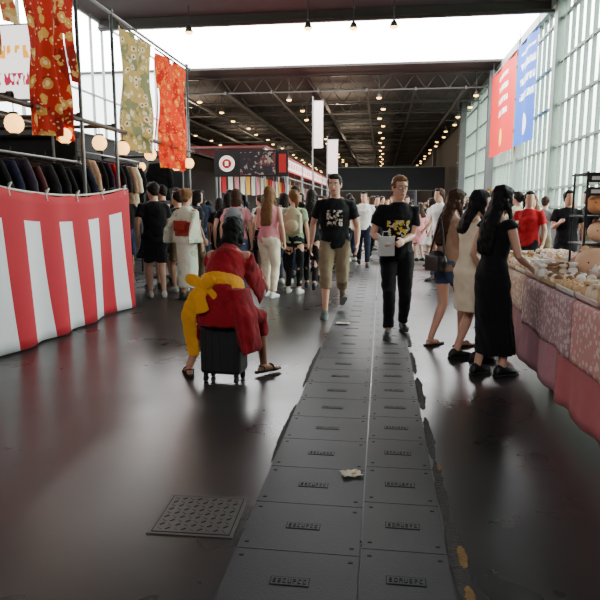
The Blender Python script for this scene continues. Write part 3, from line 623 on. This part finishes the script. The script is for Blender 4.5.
# striped curtain
def sag(y): return 1.53+.12*min(1,((y-6.3)/1.6)**2)
b=MB(); N=160; Mz=14; vs=[]
for i in range(N+1):
    y=2.6+5.35*i/N
    for j in range(Mz+1):
        t=j/Mz; z=sag(y)*(1-t)+.02*t
        if j==0: z-= .025*abs(math.sin((y)*PI/.64))
        a=.012+.03*t; x=-3.46+a*math.sin(y*7.5+1.3*math.sin(y*2.1))+.02*t*math.sin(y*3+2*t)
        vs.append((x,y,z))
b.add(vs,[(i*(Mz+1)+j,(i+1)*(Mz+1)+j,(i+1)*(Mz+1)+j+1,i*(Mz+1)+j+1) for i in range(N) for j in range(Mz)])
rt=empty('striped_curtain'); o=obj(b,'curtain_cloth',M('red_white_stripes',(222,218,224),.8,var=.04,bump=.15,bs=60,fn=stripes_fn),rt,True); so=o.modifiers.new('s','SOLIDIFY'); so.thickness=.006
rope=M('rope_white',(205,200,190),.9)
b=MB(); b.tube([(-3.5,2.6+.2*i,sag(2.6+.2*i)+.0) for i in range(28)],[.012]*28,8); obj(b,'curtain_rope',rope,rt,True)
for i in range(9):
    b=MB(); y=2.72+.64*i; z=sag(y)-1.62; b.tube([(-3.47,y,1.6+z),(-3.44,y+.02,1.67+z),(-3.49,y+.05,1.65+z)],[.009]*3,8); b.tube([(-3.47,y,1.62+z),(-3.43,y-.03,1.55+z)],[.010,.005],8); obj(b,'tie_ribbon',rope,rt,True)
tag(rt,'red and white vertically striped festival curtain round the stall','curtain')
# kimonos hanging
def hang_kimono(y0,w,z1,z0,mat,lab,body=.55,sd=.62,ph=0):
    b=MB(); N=48; Q=30; Hh=z1-z0; vs=[]
    for i in range(N+1):
        for j in range(Q+1):
            u=i/N-.5; v=j/Q
            vs.append(((.06*math.sin(u*14+ph+v)+.02*math.sin(u*37+ph*2))*(.4+v)+.02*math.sin(v*9+u*5),u*w*(1-.06*math.sin(v*3.1)),-v*Hh-.25*abs(u)*Hh*.15))
    fs=[]
    for i in range(N):
        for j in range(Q):
            u=(i+.5)/N-.5; v=(j+.5)/Q
            gap=abs(abs(u)-body/2)<.012 and v>.3
            if (abs(u)<=body/2 or v<=sd) and not gap and not (abs(u)<.05 and v<.05): fs.append((i*(Q+1)+j,(i+1)*(Q+1)+j,(i+1)*(Q+1)+j+1,i*(Q+1)+j+1))
    b.add(vs,fs); r=empty('hanging_kimono',(-3.5,y0+w/2,z1)); o=obj(b,'kimono_cloth',mat,r,True)
    b=MB(); b.cyl((0,-w/2,.0),(0,w/2,.0),.014,n=8); b.tube([(0,0,0),(0,0,.06),(-.05,0,3.9-z1)],[.006]*3,6); obj(b,'hanger',wood,r); tag(r,lab,'kimono')
kA=thin(cloth('kimono_red_gold',(186,44,32),fn=floral((222,170,80),(240,214,160),(140,30,24),6.5)),.5); kD=thin(cloth('kimono_cream_gold',(206,160,96),fn=floral((200,60,40),(240,222,180),(220,190,130),7)),.5)
kB=thin(cloth('kimono_gold_white',(190,160,94),fn=floral((228,216,182),(160,76,54),(130,130,94),9)),.5); kC=thin(cloth('kimono_orange_red',(224,60,24),fn=floral((230,120,36),(238,180,96),(190,30,18),8)),.5)
hang_kimono(4.75,.85,3.75,2.75,kD,'cream and gold patterned kimono hanging from the stall rail',.7)
hang_kimono(5.72,1.0,3.8,2.15,kA,'red and gold kimono with round motifs hanging above lanterns',.72,.6,1)
hang_kimono(7.98,1.15,3.8,2.2,kB,'gold and white patterned kimono hanging from the rail',.76,.75,3)
hang_kimono(9.3,1.5,3.8,2.05,kC,'bright orange-red patterned kimono hanging from the rail',.8,.85,4)
# lanterns
glow=M('paper_lantern_glow',(255,186,100),emit=4.2,var=.02)
FL=[]
def lantern(x,y,z,rail):
    if not FL:
        r=empty('paper_lantern'); b=MB(); rings=[]
        for i in range(19):
            t=-PI/2+PI*i/18; q=max(math.cos(t),.3)*(.088+(.004 if i%2 else 0)); rings.append(((0,0,math.sin(t)*.095),(1,0,0),(0,1,0),q,q))
        b.loft(rings,20); obj(b,'lantern_shade',glow,r,True)
        b=MB(); b.cyl((0,0,.09),(0,0,.11),.04); b.cyl((0,0,-.11),(0,0,-.09),.04); b.cyl((0,0,-.105),(0,0,.22),.006,n=6); obj(b,'lantern_fitting',DARK,r); FL.append(r)
    else: r=copy_thing(FL[0],(0,0,0),0)
    r.location=(x,y,z); tag(r,'round glowing white paper lantern hanging from the rail','paper lantern','paper lanterns along the stalls')
for y in (5.6,6.55,7.4,8.1,9.1,10.4,11.0): lantern(-3.56,y,2.2,0)
# garments on rack
rod('clothes_rail',(-4.1,3.6,2.0),(-4.1,7.9,2.0),.016,'steel clothes rail behind the curtain','clothes rail')
for y in(3.6,7.9): rod('clothes_rail_stand',(-4.1,y,0),(-4.1,y,2.0),.016,'steel upright of the clothes rail','pole',g='uprights of the clothes rail')
def garment_tpl():
    r=empty('hanging_jacket'); c=MB()
    c.loft([((0,0,-z),(0,1,0),(1,0,0),rx,ry) for z,rx,ry in((.03,.05,.025),(.06,.17,.035),(.14,.21,.045),(.4,.22,.045),(.75,.24,.055),(.85,.245,.055))],20)
    for s_ in(-1,1): c.tube([(0,s_*.16,-.09),(0,s_*.24,-.3),(0,s_*.27,-.55)],[(.04,.06),(.04,.065),(.045,.07)],12)
    remesh(c,'jacket_cloth',blk,r,.016,2,1,.012,9)
    c=MB(); c.tube([(0,-.2,-.05),(0,0,.0),(0,.2,-.05)],[.008]*3,6); c.tube([(0,0,0),(0,0,.05),(.02,0,.075),(0,0,.09)],[.004]*4,6); obj(c,'hanger',wood,r); return r
g=garment_tpl(); gm=[('black',blk),('navy',nvy),('charcoal',blk2),('black',blk),('deep red',M('deep_red_cloth',(70,18,24),.8)),('black',blk),('purple',M('purple_cloth',(36,26,44),.8))]
for i in range(18):
    nm,mm=gm[(i*5)%7]; n=g if i==0 else copy_thing(g,(0,0,0),0,1,{'jacket_cloth':mm})
    if i==0: nm='black'
    n.location=(-4.1,3.75+.235*i,1.92+.03*(i%3)); n.rotation_euler=(0,0,PI/2+rnd.uniform(-.12,.12)); tag(n,'%s jacket on a wooden hanger on the clothes rail'%nm,'jacket','jackets on the clothes rail')
part=M('partition_black',(26,24,25),.8)
def panel(name,c,d,mat,lab,cat):
    b=MB(); b.box(c,d); b.box((c[0],c[1]-d[1]/2+.03,c[2]/2),(.07,.06,c[2])) if d[0]<d[1] else b.box((c[0]-d[0]/2+.03,c[1],c[2]/2),(.06,.07,c[2])); b.box((c[0],c[1],c[2]+d[2]/2),(d[0]+.04,d[1]+.04,.05)); return tag(obj(b,name,mat,bev=.004),lab,cat)
panel('dark_backing',(-5.7,6,1.4),(.06,8,2.8),part,'tall black panel added to darken the back of the stall','partition')  # black sheets added so the low background behind the stalls stays dark
panel('dark_backing',(-5.0,8.3,1.2),(1.3,.06,2.4),part,'black partition panel closing the end of the stall','partition')
panel('dark_backing',(-6.6,15,1.5),(.06,9,3.0),part,'tall black panel added to darken behind the next stall','partition')
def signfn(nt,cc):
    X,Y,Z=xyz(nt); r1=mt(nt,'MULTIPLY',mt(nt,'GREATER_THAN',Z,.05),mt(nt,'LESS_THAN',Z,.22)); r2=mt(nt,'MULTIPLY',mt(nt,'GREATER_THAN',Z,-.3),mt(nt,'LESS_THAN',Z,-.14))
    g=mt(nt,'GREATER_THAN',noi(nt,ocoord(nt,(14,1,5)),1.2,1),.5)
    o=mixc(nt,mt(nt,'MULTIPLY',r1,g),cc,lin((230,150,30))); return mixc(nt,mt(nt,'MULTIPLY',r2,g),o,lin((150,30,60)))
b=MB(); b.box((0,0,0),(1.7,.04,.95)); b.box((0,.03,0),(1.76,.04,1.01),mi=1); b.cyl((-.8,.04,-.45),(-.8,.04,-3.35),.02,mi=1); b.cyl((.8,.04,-.45),(.8,.04,-3.35),.02,mi=1)
tag(obj(b,'stall_sign',[M('white_sign',(235,232,226),.5,fn=signfn,emit=2.2,var=.02),pole],loc=(-5.35,8.0,3.35)),'white illuminated stall sign with orange and crimson lettering','sign')
# far left stalls row
awr=M('awning_pink',(206,120,118),.7); aww=M('awning_white',(226,216,210),.7); awd=M('awning_red',(176,40,38),.7)
def stall(y,L,i):
    r=empty('market_stall',(-3.6,y,0)); b=MB()
    for yy in (0,L):
        for x in(0,-2.6): b.cyl((x,yy,0),(x,yy,3.2),.03)
        b.cyl((-2.6,yy,3.2),(0,yy,3.2),.03)
    b.cyl((0,0,2.5),(0,L,2.5),.03); b.cyl((0,0,3.2),(0,L,3.2),.03); b.cyl((-2.6,0,3.2),(-2.6,L,3.2),.03); obj(b,'stall_frame',pole,r)
    b=MB(); b.box((0,L/2,3.0),(.04,L,.44),mi=1); b.box((.01,L/2,2.76),(.04,L,.07),mi=0)
    for s_ in range(6): b.box((.025,L*(s_+.5)/6,3.0),(.01,L/14,.2),mi=2)
    b.box((-1.3,L/2,3.24),(2.7,L,.04),mi=0); obj(b,'stall_fascia',[awd,aww,awr],r)
    b=MB(); b.box((-.5,L/2,.45),(.8,L-.3,.9)); b.box((-.5,L/2,.92),(.9,L-.2,.04),mi=1); obj(b,'stall_counter',[part,wood],r)
    b=MB(); b.box((-2.6,L/2,1.3),(.05,L,2.6)); obj(b,'stall_back',part,r)
    for t in range(5):
        b=MB(); b.box((-1.4+.02*t,.4+.8*t,2.2),(.04,.5,.7)); b.box((-1.4+.02*t,.4+.8*t,2.56),(.05,.56,.03)); b.cyl((-1.4,.4+.8*t,2.56),(-1.4,.4+.8*t,3.2),.008,n=6); obj(b,'hanging_cloth',[red,wht,pnk,crm,yel][(t+i)%5],r)
    tag(r,'market stall with white and red fascia, counter and frame','market stall','row of market stalls')
for i,y in enumerate((18.5,23,27.5,32,36.5,41)): stall(y,4.2,i)
lw=M('lit_panel_white',(240,222,212),.6,emit=1.0); bkb=M('banner_black',(34,26,28),.7); dr=M('disc_red',(180,30,30),.6,emit=.15)
def artfn(nt,cc):
    v=warp(nt,ocoord(nt),4,.3); n=noi(nt,v,4,3); n2=noi(nt,v,7,2)
    o=mixc(nt,mt(nt,'GREATER_THAN',n,.54),cc,lin((110,50,50))); return mixc(nt,mt(nt,'GREATER_THAN',n2,.60),o,lin((170,150,140)))
art=M('dark_artwork_panel',(40,30,40),.6,fn=artfn)
b=MB(); b.box((0,0,0),(2.1,.06,.72)); b.cyl((-.68,-.03,.0),(-.68,-.05,.0),.22,n=28,mi=2); b.cyl((-.68,-.05,.0),(-.68,-.065,.0),.13,n=24,mi=1); b.box((-.68,-.07,0),(.09,.02,.12),mi=2)
b.box((.2,-.035,.0),(1.0,.03,.62),mi=4); b.box((.9,-.035,0),(.2,.04,.5),mi=1)
b.cyl((-1.0,0,-.3),(-1.0,0,-2.6),.03,mi=3); b.cyl((1.0,0,-.3),(1.0,0,-2.6),.03,mi=3)
tag(obj(b,'stall_banner',[bkb,dr,lw,pole,art],loc=(-3.65,16.8,2.6)),'black overhead stall banner with lit white and red round emblem','banner')
def flag(x,y,z0,z1,w,mat,lab):
    b=MB(); b.box((0,0,(z0+z1)/2),(w,.03,z1-z0)); b.cyl((-w/2-.04,0,0),(-w/2-.04,0,z1+.2),.03,mi=1); b.box((0,0,z1),(w+.1,.05,.04),mi=1); tag(obj(b,'flag_banner',[mat,pole],loc=(x,y,0)),lab,'flag')
flag(-3.1,29.5,4.2,6.4,.45,aww,'tall narrow white flag banner on a pole'); flag(-3.0,37,3.4,5.4,.6,M('flag_grey',(186,174,170),.7),'tall faded pale grey flag banner on a pole')
rod('stall_rail',(-6.2,13.0,2.5),(-4.2,13.0,2.5),.03,'dark rail across the aisle stall','rail',wood)
for x in(-6.2,-4.2): rod('stall_pole',(x,13,0),(x,13,3.0),.03,'upright dark tube of the next stall','pole',wood,g='uprights of the next stall')
for x in(-5.7,-4.9):
    n=copy_thing(g,(x,13,2.4),rnd.uniform(-.2,.2)+PI/2,1,{'jacket_cloth':gm[int(-x*3)%7][1]}); n['label']='dark jacket on hanger above the crowded stall'; n['group']='jackets above the next stall'
for x in(-5.3,-4.5): lantern(x,13.0,2.28,0)
rod('clothes_rail',(-5.2,9.2,2.35),(-5.2,12.6,2.35),.018,'steel clothes rail of the crowded stall','clothes rail')
for y in(9.2,12.6): rod('clothes_rail_stand',(-5.2,y,0),(-5.2,y,2.35),.018,'steel upright of the stall clothes rail','pole',g='uprights of the stall clothes rail')
for i in range(12):
    nm,mm=[('black',blk),('navy',nvy),('cream',crm),('charcoal',blk2),('red',red),('black',blk),('tan',tan)][(i*3)%7]
    n=copy_thing(g,(-5.2,9.4+.26*i,2.26),PI/2+rnd.uniform(-.1,.1),1,{'jacket_cloth':mm}); n['label']='%s garment on a hanger in the crowded stall'%nm; n['group']='garments in the crowded stall'
# ------------------------------------------------------------ suitcase
r=empty('suitcase',(-1.25,4.64,0),-.1); b=MB(); b.box((0,0,.31),(.34,.23,.48)); obj(b,'suitcase_body',M('suitcase_black',(24,24,27),.45,bump=.1),r,bev=.03)
b=MB(); b.box((0,-.113,.31),(.30,.006,.42))
for i in range(5): b.box((-.12+.06*i,-.117,.31),(.014,.012,.40))
obj(b,'suitcase_ribs',DARK,r,bev=.003)
b=MB(); b.tube([(-.06,0,.545),(-.055,0,.57),(.055,0,.57),(.06,0,.545)],[.009]*4,8); obj(b,'suitcase_handle',DARK,r,True)
for x in(-.13,.13):
    for y in(-.08,.08):
        b=MB(); b.cyl((x-.012,y,.03),(x+.012,y,.03),.03,n=18); b.box((x,y,.062),(.03,.03,.02)); obj(b,'wheel',DARK,r)
tag(r,'upright black wheeled cabin suitcase under the rider','suitcase')
# bags
b=MB(); b.box((0,0,0),(.17,.05,.20)); b.tube([(-.04,0,.10),(-.035,0,.15),(.035,0,.15),(.04,0,.10)],[.005]*4,6); o=obj(b,'paper_bag',M('white_paper',(190,190,188),.7),loc=(.05,6.27,1.0),rz=.35,bev=.01); tag(o,'small white paper carrier bag held by the walker','bag')
def sbag(x,y,z,rz,mat,lab,w=.28,h=.22,nm='handbag'):
    r=empty(nm,(x,y,z),rz); b=MB(); b.ell((0,0,0),(w/2,.06,h/2),None,18,10); b.box((0,-.02,-.02),(w*.8,.09,h*.7)); remesh(b,'bag_body',mat,r,.01,3); b=MB(); b.tube([(-w*.4,0,h*.3),(-w*.2,.02,h*1.2),(0,.03,h*1.9),(w*.2,.02,h*1.2),(w*.4,0,h*.3)],[.01]*5,8); obj(b,'strap',mat,r,True); tag(r,lab,nm)
sbag(.54,5.96,.88,-1.0,M('black_leather',(24,22,22),.4),'black leather shoulder bag hanging by the woman in tan')
def backpack(x,y,z,rz,mat,lab):
    r=empty('backpack',(x,y,z),rz); b=MB(); b.ell((0,0,0),(.15,.09,.22),None,18,12); b.box((0,0,-.04),(.27,.14,.30)); b.ell((0,-.09,-.07),(.10,.04,.09)); remesh(b,'bag_body',mat,r,.012,4)
    for s_ in(-1,1):
        b=MB(); b.tube([(s_*.08,.04,.17),(s_*.10,.12,.2),(s_*.12,.16,.1),(s_*.11,.06,-.15)],[(.02,.008)]*4,8); obj(b,'strap',mat,r,True)
    tag(r,lab,'backpack')
backpack(-2.22,8.9,1.18,.1,gry,'grey backpack worn by the woman in pink'); backpack(-1.38,9.4,1.18,-.1,M('beige_canvas',(170,160,130),.8),'beige canvas backpack worn by the woman in green')
# ------------------------------------------------------------ right table
tw=M('table_wood',(120,90,64),.6)
r=empty('stall_table',(0,0,0)); b=MB(); b.box((2.0,4.75,.775),(1.5,4.5,.04)); obj(b,'table_top',tw,r)
for x in(1.35,2.65):
    for y in(2.7,4.75,6.8):
        b=MB(); b.cyl((x,y,0),(x,y,.76),.022); obj(b,'leg',pole,r)
tag(r,'long trestle table under draped cloths at the stall','table')
def lace(c2,s=24):
    def fn(nt,cc):
        v=vor(nt,ocoord(nt),s); n=noi(nt,ocoord(nt),7,3); k=mt(nt,'LESS_THAN',v.outputs['Distance'],mt(nt,'MULTIPLY',n,.8)); return mixc(nt,mt(nt,'MULTIPLY',k,.6),cc,lin(c2))
    return fn
def drape(y0,y1,zb,off,mat,name,lab,sc=False):
    b=MB(); N=int((y1-y0)*28); vs=[]; prof=[(2.72,.80),(2.0,.80),(1.3,.80),(1.262,.798),(1.245,.785)]
    Q=10
    for j in range(1,Q+1): prof.append((1.24,.785+(zb-.785)*j/Q))
    for i in range(N+1):
        y=y0+(y1-y0)*i/N
        for j,(x,z) in enumerate(prof):
            t=max(0,(.785-z)/.75)
            if t>0: x+=-off-(.018*t*(math.sin(y*11+2*math.sin(y*3))+.4*math.sin(y*23)+1.2)); 
            else: z+=off*.6; x-=off if j>2 else 0
            if sc and j==len(prof)-1: z+=.012*math.sin(y*9)
            vs.append((x,y,z))
    K=len(prof); b.add(vs,[(i*K+j,(i+1)*K+j,(i+1)*K+j+1,i*K+j+1) for i in range(N) for j in range(K-1)])
    o=obj(b,name,mat,smooth=True); so=o.modifiers.new('s','SOLIDIFY'); so.thickness=.004; tag(o,lab,'tablecloth')
drape(2.5,4.3,.08,.0,cloth('cloth_rose',(192,108,110)),'tablecloth','dusty rose cloth draped to the floor over the table')
drape(4.31,7.0,.10,.0,cloth('cloth_mauve',(184,130,140)),'tablecloth','mauve pink cloth draped to the floor over the table')
drape(2.5,4.0,.42,.012,cloth('lace_rose',(210,152,146),fn=lace((240,222,212))),'lace_overlay','cream lace-patterned pink overlay cloth along the table edge',True)
drape(4.02,5.3,.42,.012,cloth('lace_dusty',(178,142,148),fn=lace((232,218,210))),'lace_overlay','cream lace-patterned dusty pink overlay along the table edge',True)
drape(5.32,7.0,.50,.012,cloth('lace_beige',(192,158,146),fn=lace((236,222,208))),'lace_overlay','beige lace-patterned overlay cloth along the table edge',True)
tray_m=[M('tray_white',(216,210,200),.5),M('tray_wood',(196,164,122),.6),M('tray_pink',(214,184,176),.5)]
sw=[M('item_cream',(238,220,188),.5),M('item_blush',(228,184,170),.5),M('item_tan',(212,174,126),.5),M('item_white',(236,232,226),.5),M('item_brown',(140,100,68),.5),M('item_beige',(224,206,178),.5)]
def item(kind):
    b=MB()
    if kind==0: b.ell((0,0,.034),(.038,.038,.034),None,14,8,0); b.ell((-.016,0,.066),(.010,.008,.013),None,8,5,0); b.ell((.016,0,.066),(.010,.008,.013),None,8,5,0); b.ell((0,-.037,.038),(.006,.003,.005),None,6,4,1)
    elif kind==1: b.loft([((0,0,z),(1,0,0),(0,1,0),q,q) for z,q in((0,.02),(.012,.033),(.05,.038),(.05,.034),(.016,.026))],14,0); b.ell((0,0,.055),(.034,.034,.028),None,12,6,1)
    else: b.loft([((0,0,z),(1,0,0),(0,1,0),q*1.15,q*.7) for z,q in((0,.026),(.03,.036),(.08,.030),(.095,.008),(.10,.022),(.125,.032))],12,0); b.cyl((0,0,.091),(0,0,.098),.013,mi=1)
    return b
its=[]
for kd in range(3):
    for c in range(4):
        o=obj(item(kd),['round_trinket','filled_cup','wrapped_sweet'][kd],[sw[(c+kd)%6],sw[(c+kd+2)%6]],smooth=True); its.append(o)
used=set(); cn=['cream','blush','tan','white','brown','beige']
labs=['small round %s eared trinket in a tray on the table','small %s cup with rounded topping on the stall table','small %s wrapped sweet bag tied at the neck on the table']
for ix,x in enumerate((1.42,1.78,2.16)):
    for iy in range(9):
        y=2.95+iy*.45; 
        if x>1.9 and iy>6: continue
        if ix>=1 and 5.1<y<6.1: continue
        if ix==2 and y<3.3: continue
        b=MB(); b.box((0,0,.006),(.33,.42,.012)); 
        for sx in(-1,1): b.box((sx*.16,0,.02),(.01,.42,.04)); b.box((0,sx*.205,.02),(.33,.01,.04))
        tz=.813+.06*ix
        if ix: b.box((0,0,-.03*ix),(.30,.38,.06*ix))
        tr_=obj(b,'display_tray',tray_m[(ix+iy)%3],loc=(x,y,tz),bev=.003); tag(tr_,'shallow %s display tray of small goods on the table'%['white','wooden','pink'][(ix+iy)%3],'tray','display trays on the stall table')
        kd=(ix*2+iy)%3; c0=rnd.randrange(4)
        for a in range(4):
            for d in range(4):
                src=its[kd*4+((c0+ (rnd.randrange(1,4) if rnd.random()<.4 else 0))%4)]
                if src.name not in used: n=src; used.add(src.name)
                else: n=src.copy(); col.objects.link(n)
                n.location=(x-.114+.076*a+rnd.uniform(-.004,.004),y-.145+.096*d+rnd.uniform(-.006,.006),tz+.013); n.rotation_euler=(0,0,rnd.uniform(-.4,.4)); q=rnd.uniform(.85,1.05); n.scale=(q,q,q)
                ci=(its.index(src)%4+kd)%6; tag(n,labs[kd]%cn[ci],'trinket' if kd==0 else 'sweet','small goods on the stall table')
for o in list(its):
    if o.name not in used: D.objects.remove(o)
# rack with plush
r=empty('display_rack',(2.0,5.62,.8)); b=MB()
for x in(-.28,.28):
    for y in(-.18,.18): b.cyl((x,y,0),(x,y,.9),.01)
for z in (.02,.28,.52,.88): b.box((0,0,z),(.6,.40,.015))
obj(b,'rack_frame',DARK,r)
for z in(.73,.84):
    for x in(-.2,.0,.2):
        b=MB(); b.box((x,-.206,z),(.16,.012,.07)); b.box((x,-.213,z),(.12,.004,.03),mi=1); b.cyl((x,-.20,z-.03),(x,-.20,.88),.004,n=6); obj(b,'price_card',[part,wht],r)
tag(r,'black wire display rack with small cards standing on the table','display rack')
def plush(x,y,z,s_,m1,lab,stem=False):
    b=MB()
    b.loft([((0,0,s_*(1+math.sin(-PI/2+PI*i/12)*1)*.85),(1,0,0),(0,1,0),max(.02,math.cos(-PI/2+PI*i/12))*s_,max(.02,math.cos(-PI/2+PI*i/12))*s_) for i in range(13)],24,mod=(lambda u,t:1-.06*abs(math.cos(t*4))) if stem else None)
    for q in(-1,1): b.ell((q*s_*.5,0,s_*1.62),(s_*.2,s_*.12,s_*.2),None,10,6)
    for q in(-1,1): b.ell((q*s_*.3-.0,-s_*.93,s_*.95),(s_*.05,s_*.03,s_*.06),None,8,5,1)
    tag(obj(b,'round_plush',[m1,DARK],smooth=True,loc=(x,y,z),rz=-.3),lab,'plush toy')
po=cloth('plush_orange',(226,158,108)); pp=cloth('plush_pink',(232,172,150)); pw=cloth('plush_peach',(234,190,156))
plush(1.87,5.56,1.33,.115,po,'round orange plush toy on the rack shelf',True); plush(2.13,5.56,1.33,.10,pp,'small pink plush toy on the rack shelf'); plush(1.90,5.56,1.09,.115,pw,'round peach plush toy on the middle rack shelf'); plush(1.90,5.5,.83,.14,pp,'large round pink plush toy on the display rack'); plush(1.74,5.20,.815,.15,pw,'large round peach plush toy beside the rack'); plush(2.06,5.2,.815,.15,po,'round orange plush toy beside the rack',True); plush(2.15,5.56,1.09,.10,po,'small orange plush toy on the middle rack shelf')
# ------------------------------------------------------------ light
w=D.worlds.new('W'); scn.world=w; w.use_nodes=True; nt=w.node_tree; bg=nt.nodes['Background']
tc=nd(nt,'ShaderNodeTexCoord'); sp_=nd(nt,'ShaderNodeSeparateXYZ'); nt.links.new(tc.outputs['Generated'],sp_.inputs[0])
rp=nd(nt,'ShaderNodeMapRange'); rp.inputs[1].default_value=.02; rp.inputs[2].default_value=.26; nt.links.new(sp_.outputs[2],rp.inputs[0])
nt.links.new(mixc(nt,rp.outputs[0],(.86,.95,.87),(1,1,1)),bg.inputs[0]); nt.links.new(mt(nt,'ADD',mt(nt,'MULTIPLY',rp.outputs[0],14.0),4.5),bg.inputs[1])
def portal(loc,rot,sx,sy):
    l=D.lights.new('portal','AREA'); l.shape='RECTANGLE'; l.size=sx; l.size_y=sy; l.cycles.is_portal=True; o=D.objects.new('portal',l); col.objects.link(o); o.location=loc; o.rotation_euler=rot
portal((-2.6,29.6,9.0),(0,0,0),17.8,9.2); portal((6.15,29,4.8),(0,PI/2,0),8.2,47); portal((-2,-6.0,6.4),(PI/2,0,0),5,2.4); portal((-11.5,22,5.0),(0,-PI/2,0),8,25)
# ------------------------------------------------------------ camera
cam=D.cameras.new('cam'); co=D.objects.new('cam',cam); col.objects.link(co); scn.camera=co
cam.sensor_width=36; cam.lens=36; cam.clip_end=300
th=math.atan(93/600); ps=math.atan(82/600*math.cos(th)); 
fwd=V((-math.sin(ps)*math.cos(th),math.cos(ps)*math.cos(th),-math.sin(th))); rt_=V((math.cos(ps),math.sin(ps),0)); up=rt_.cross(fwd)
m=Matrix((rt_,up,-fwd)).transposed().to_4x4(); m.translation=V((0,0,1.4)); co.matrix_world=m
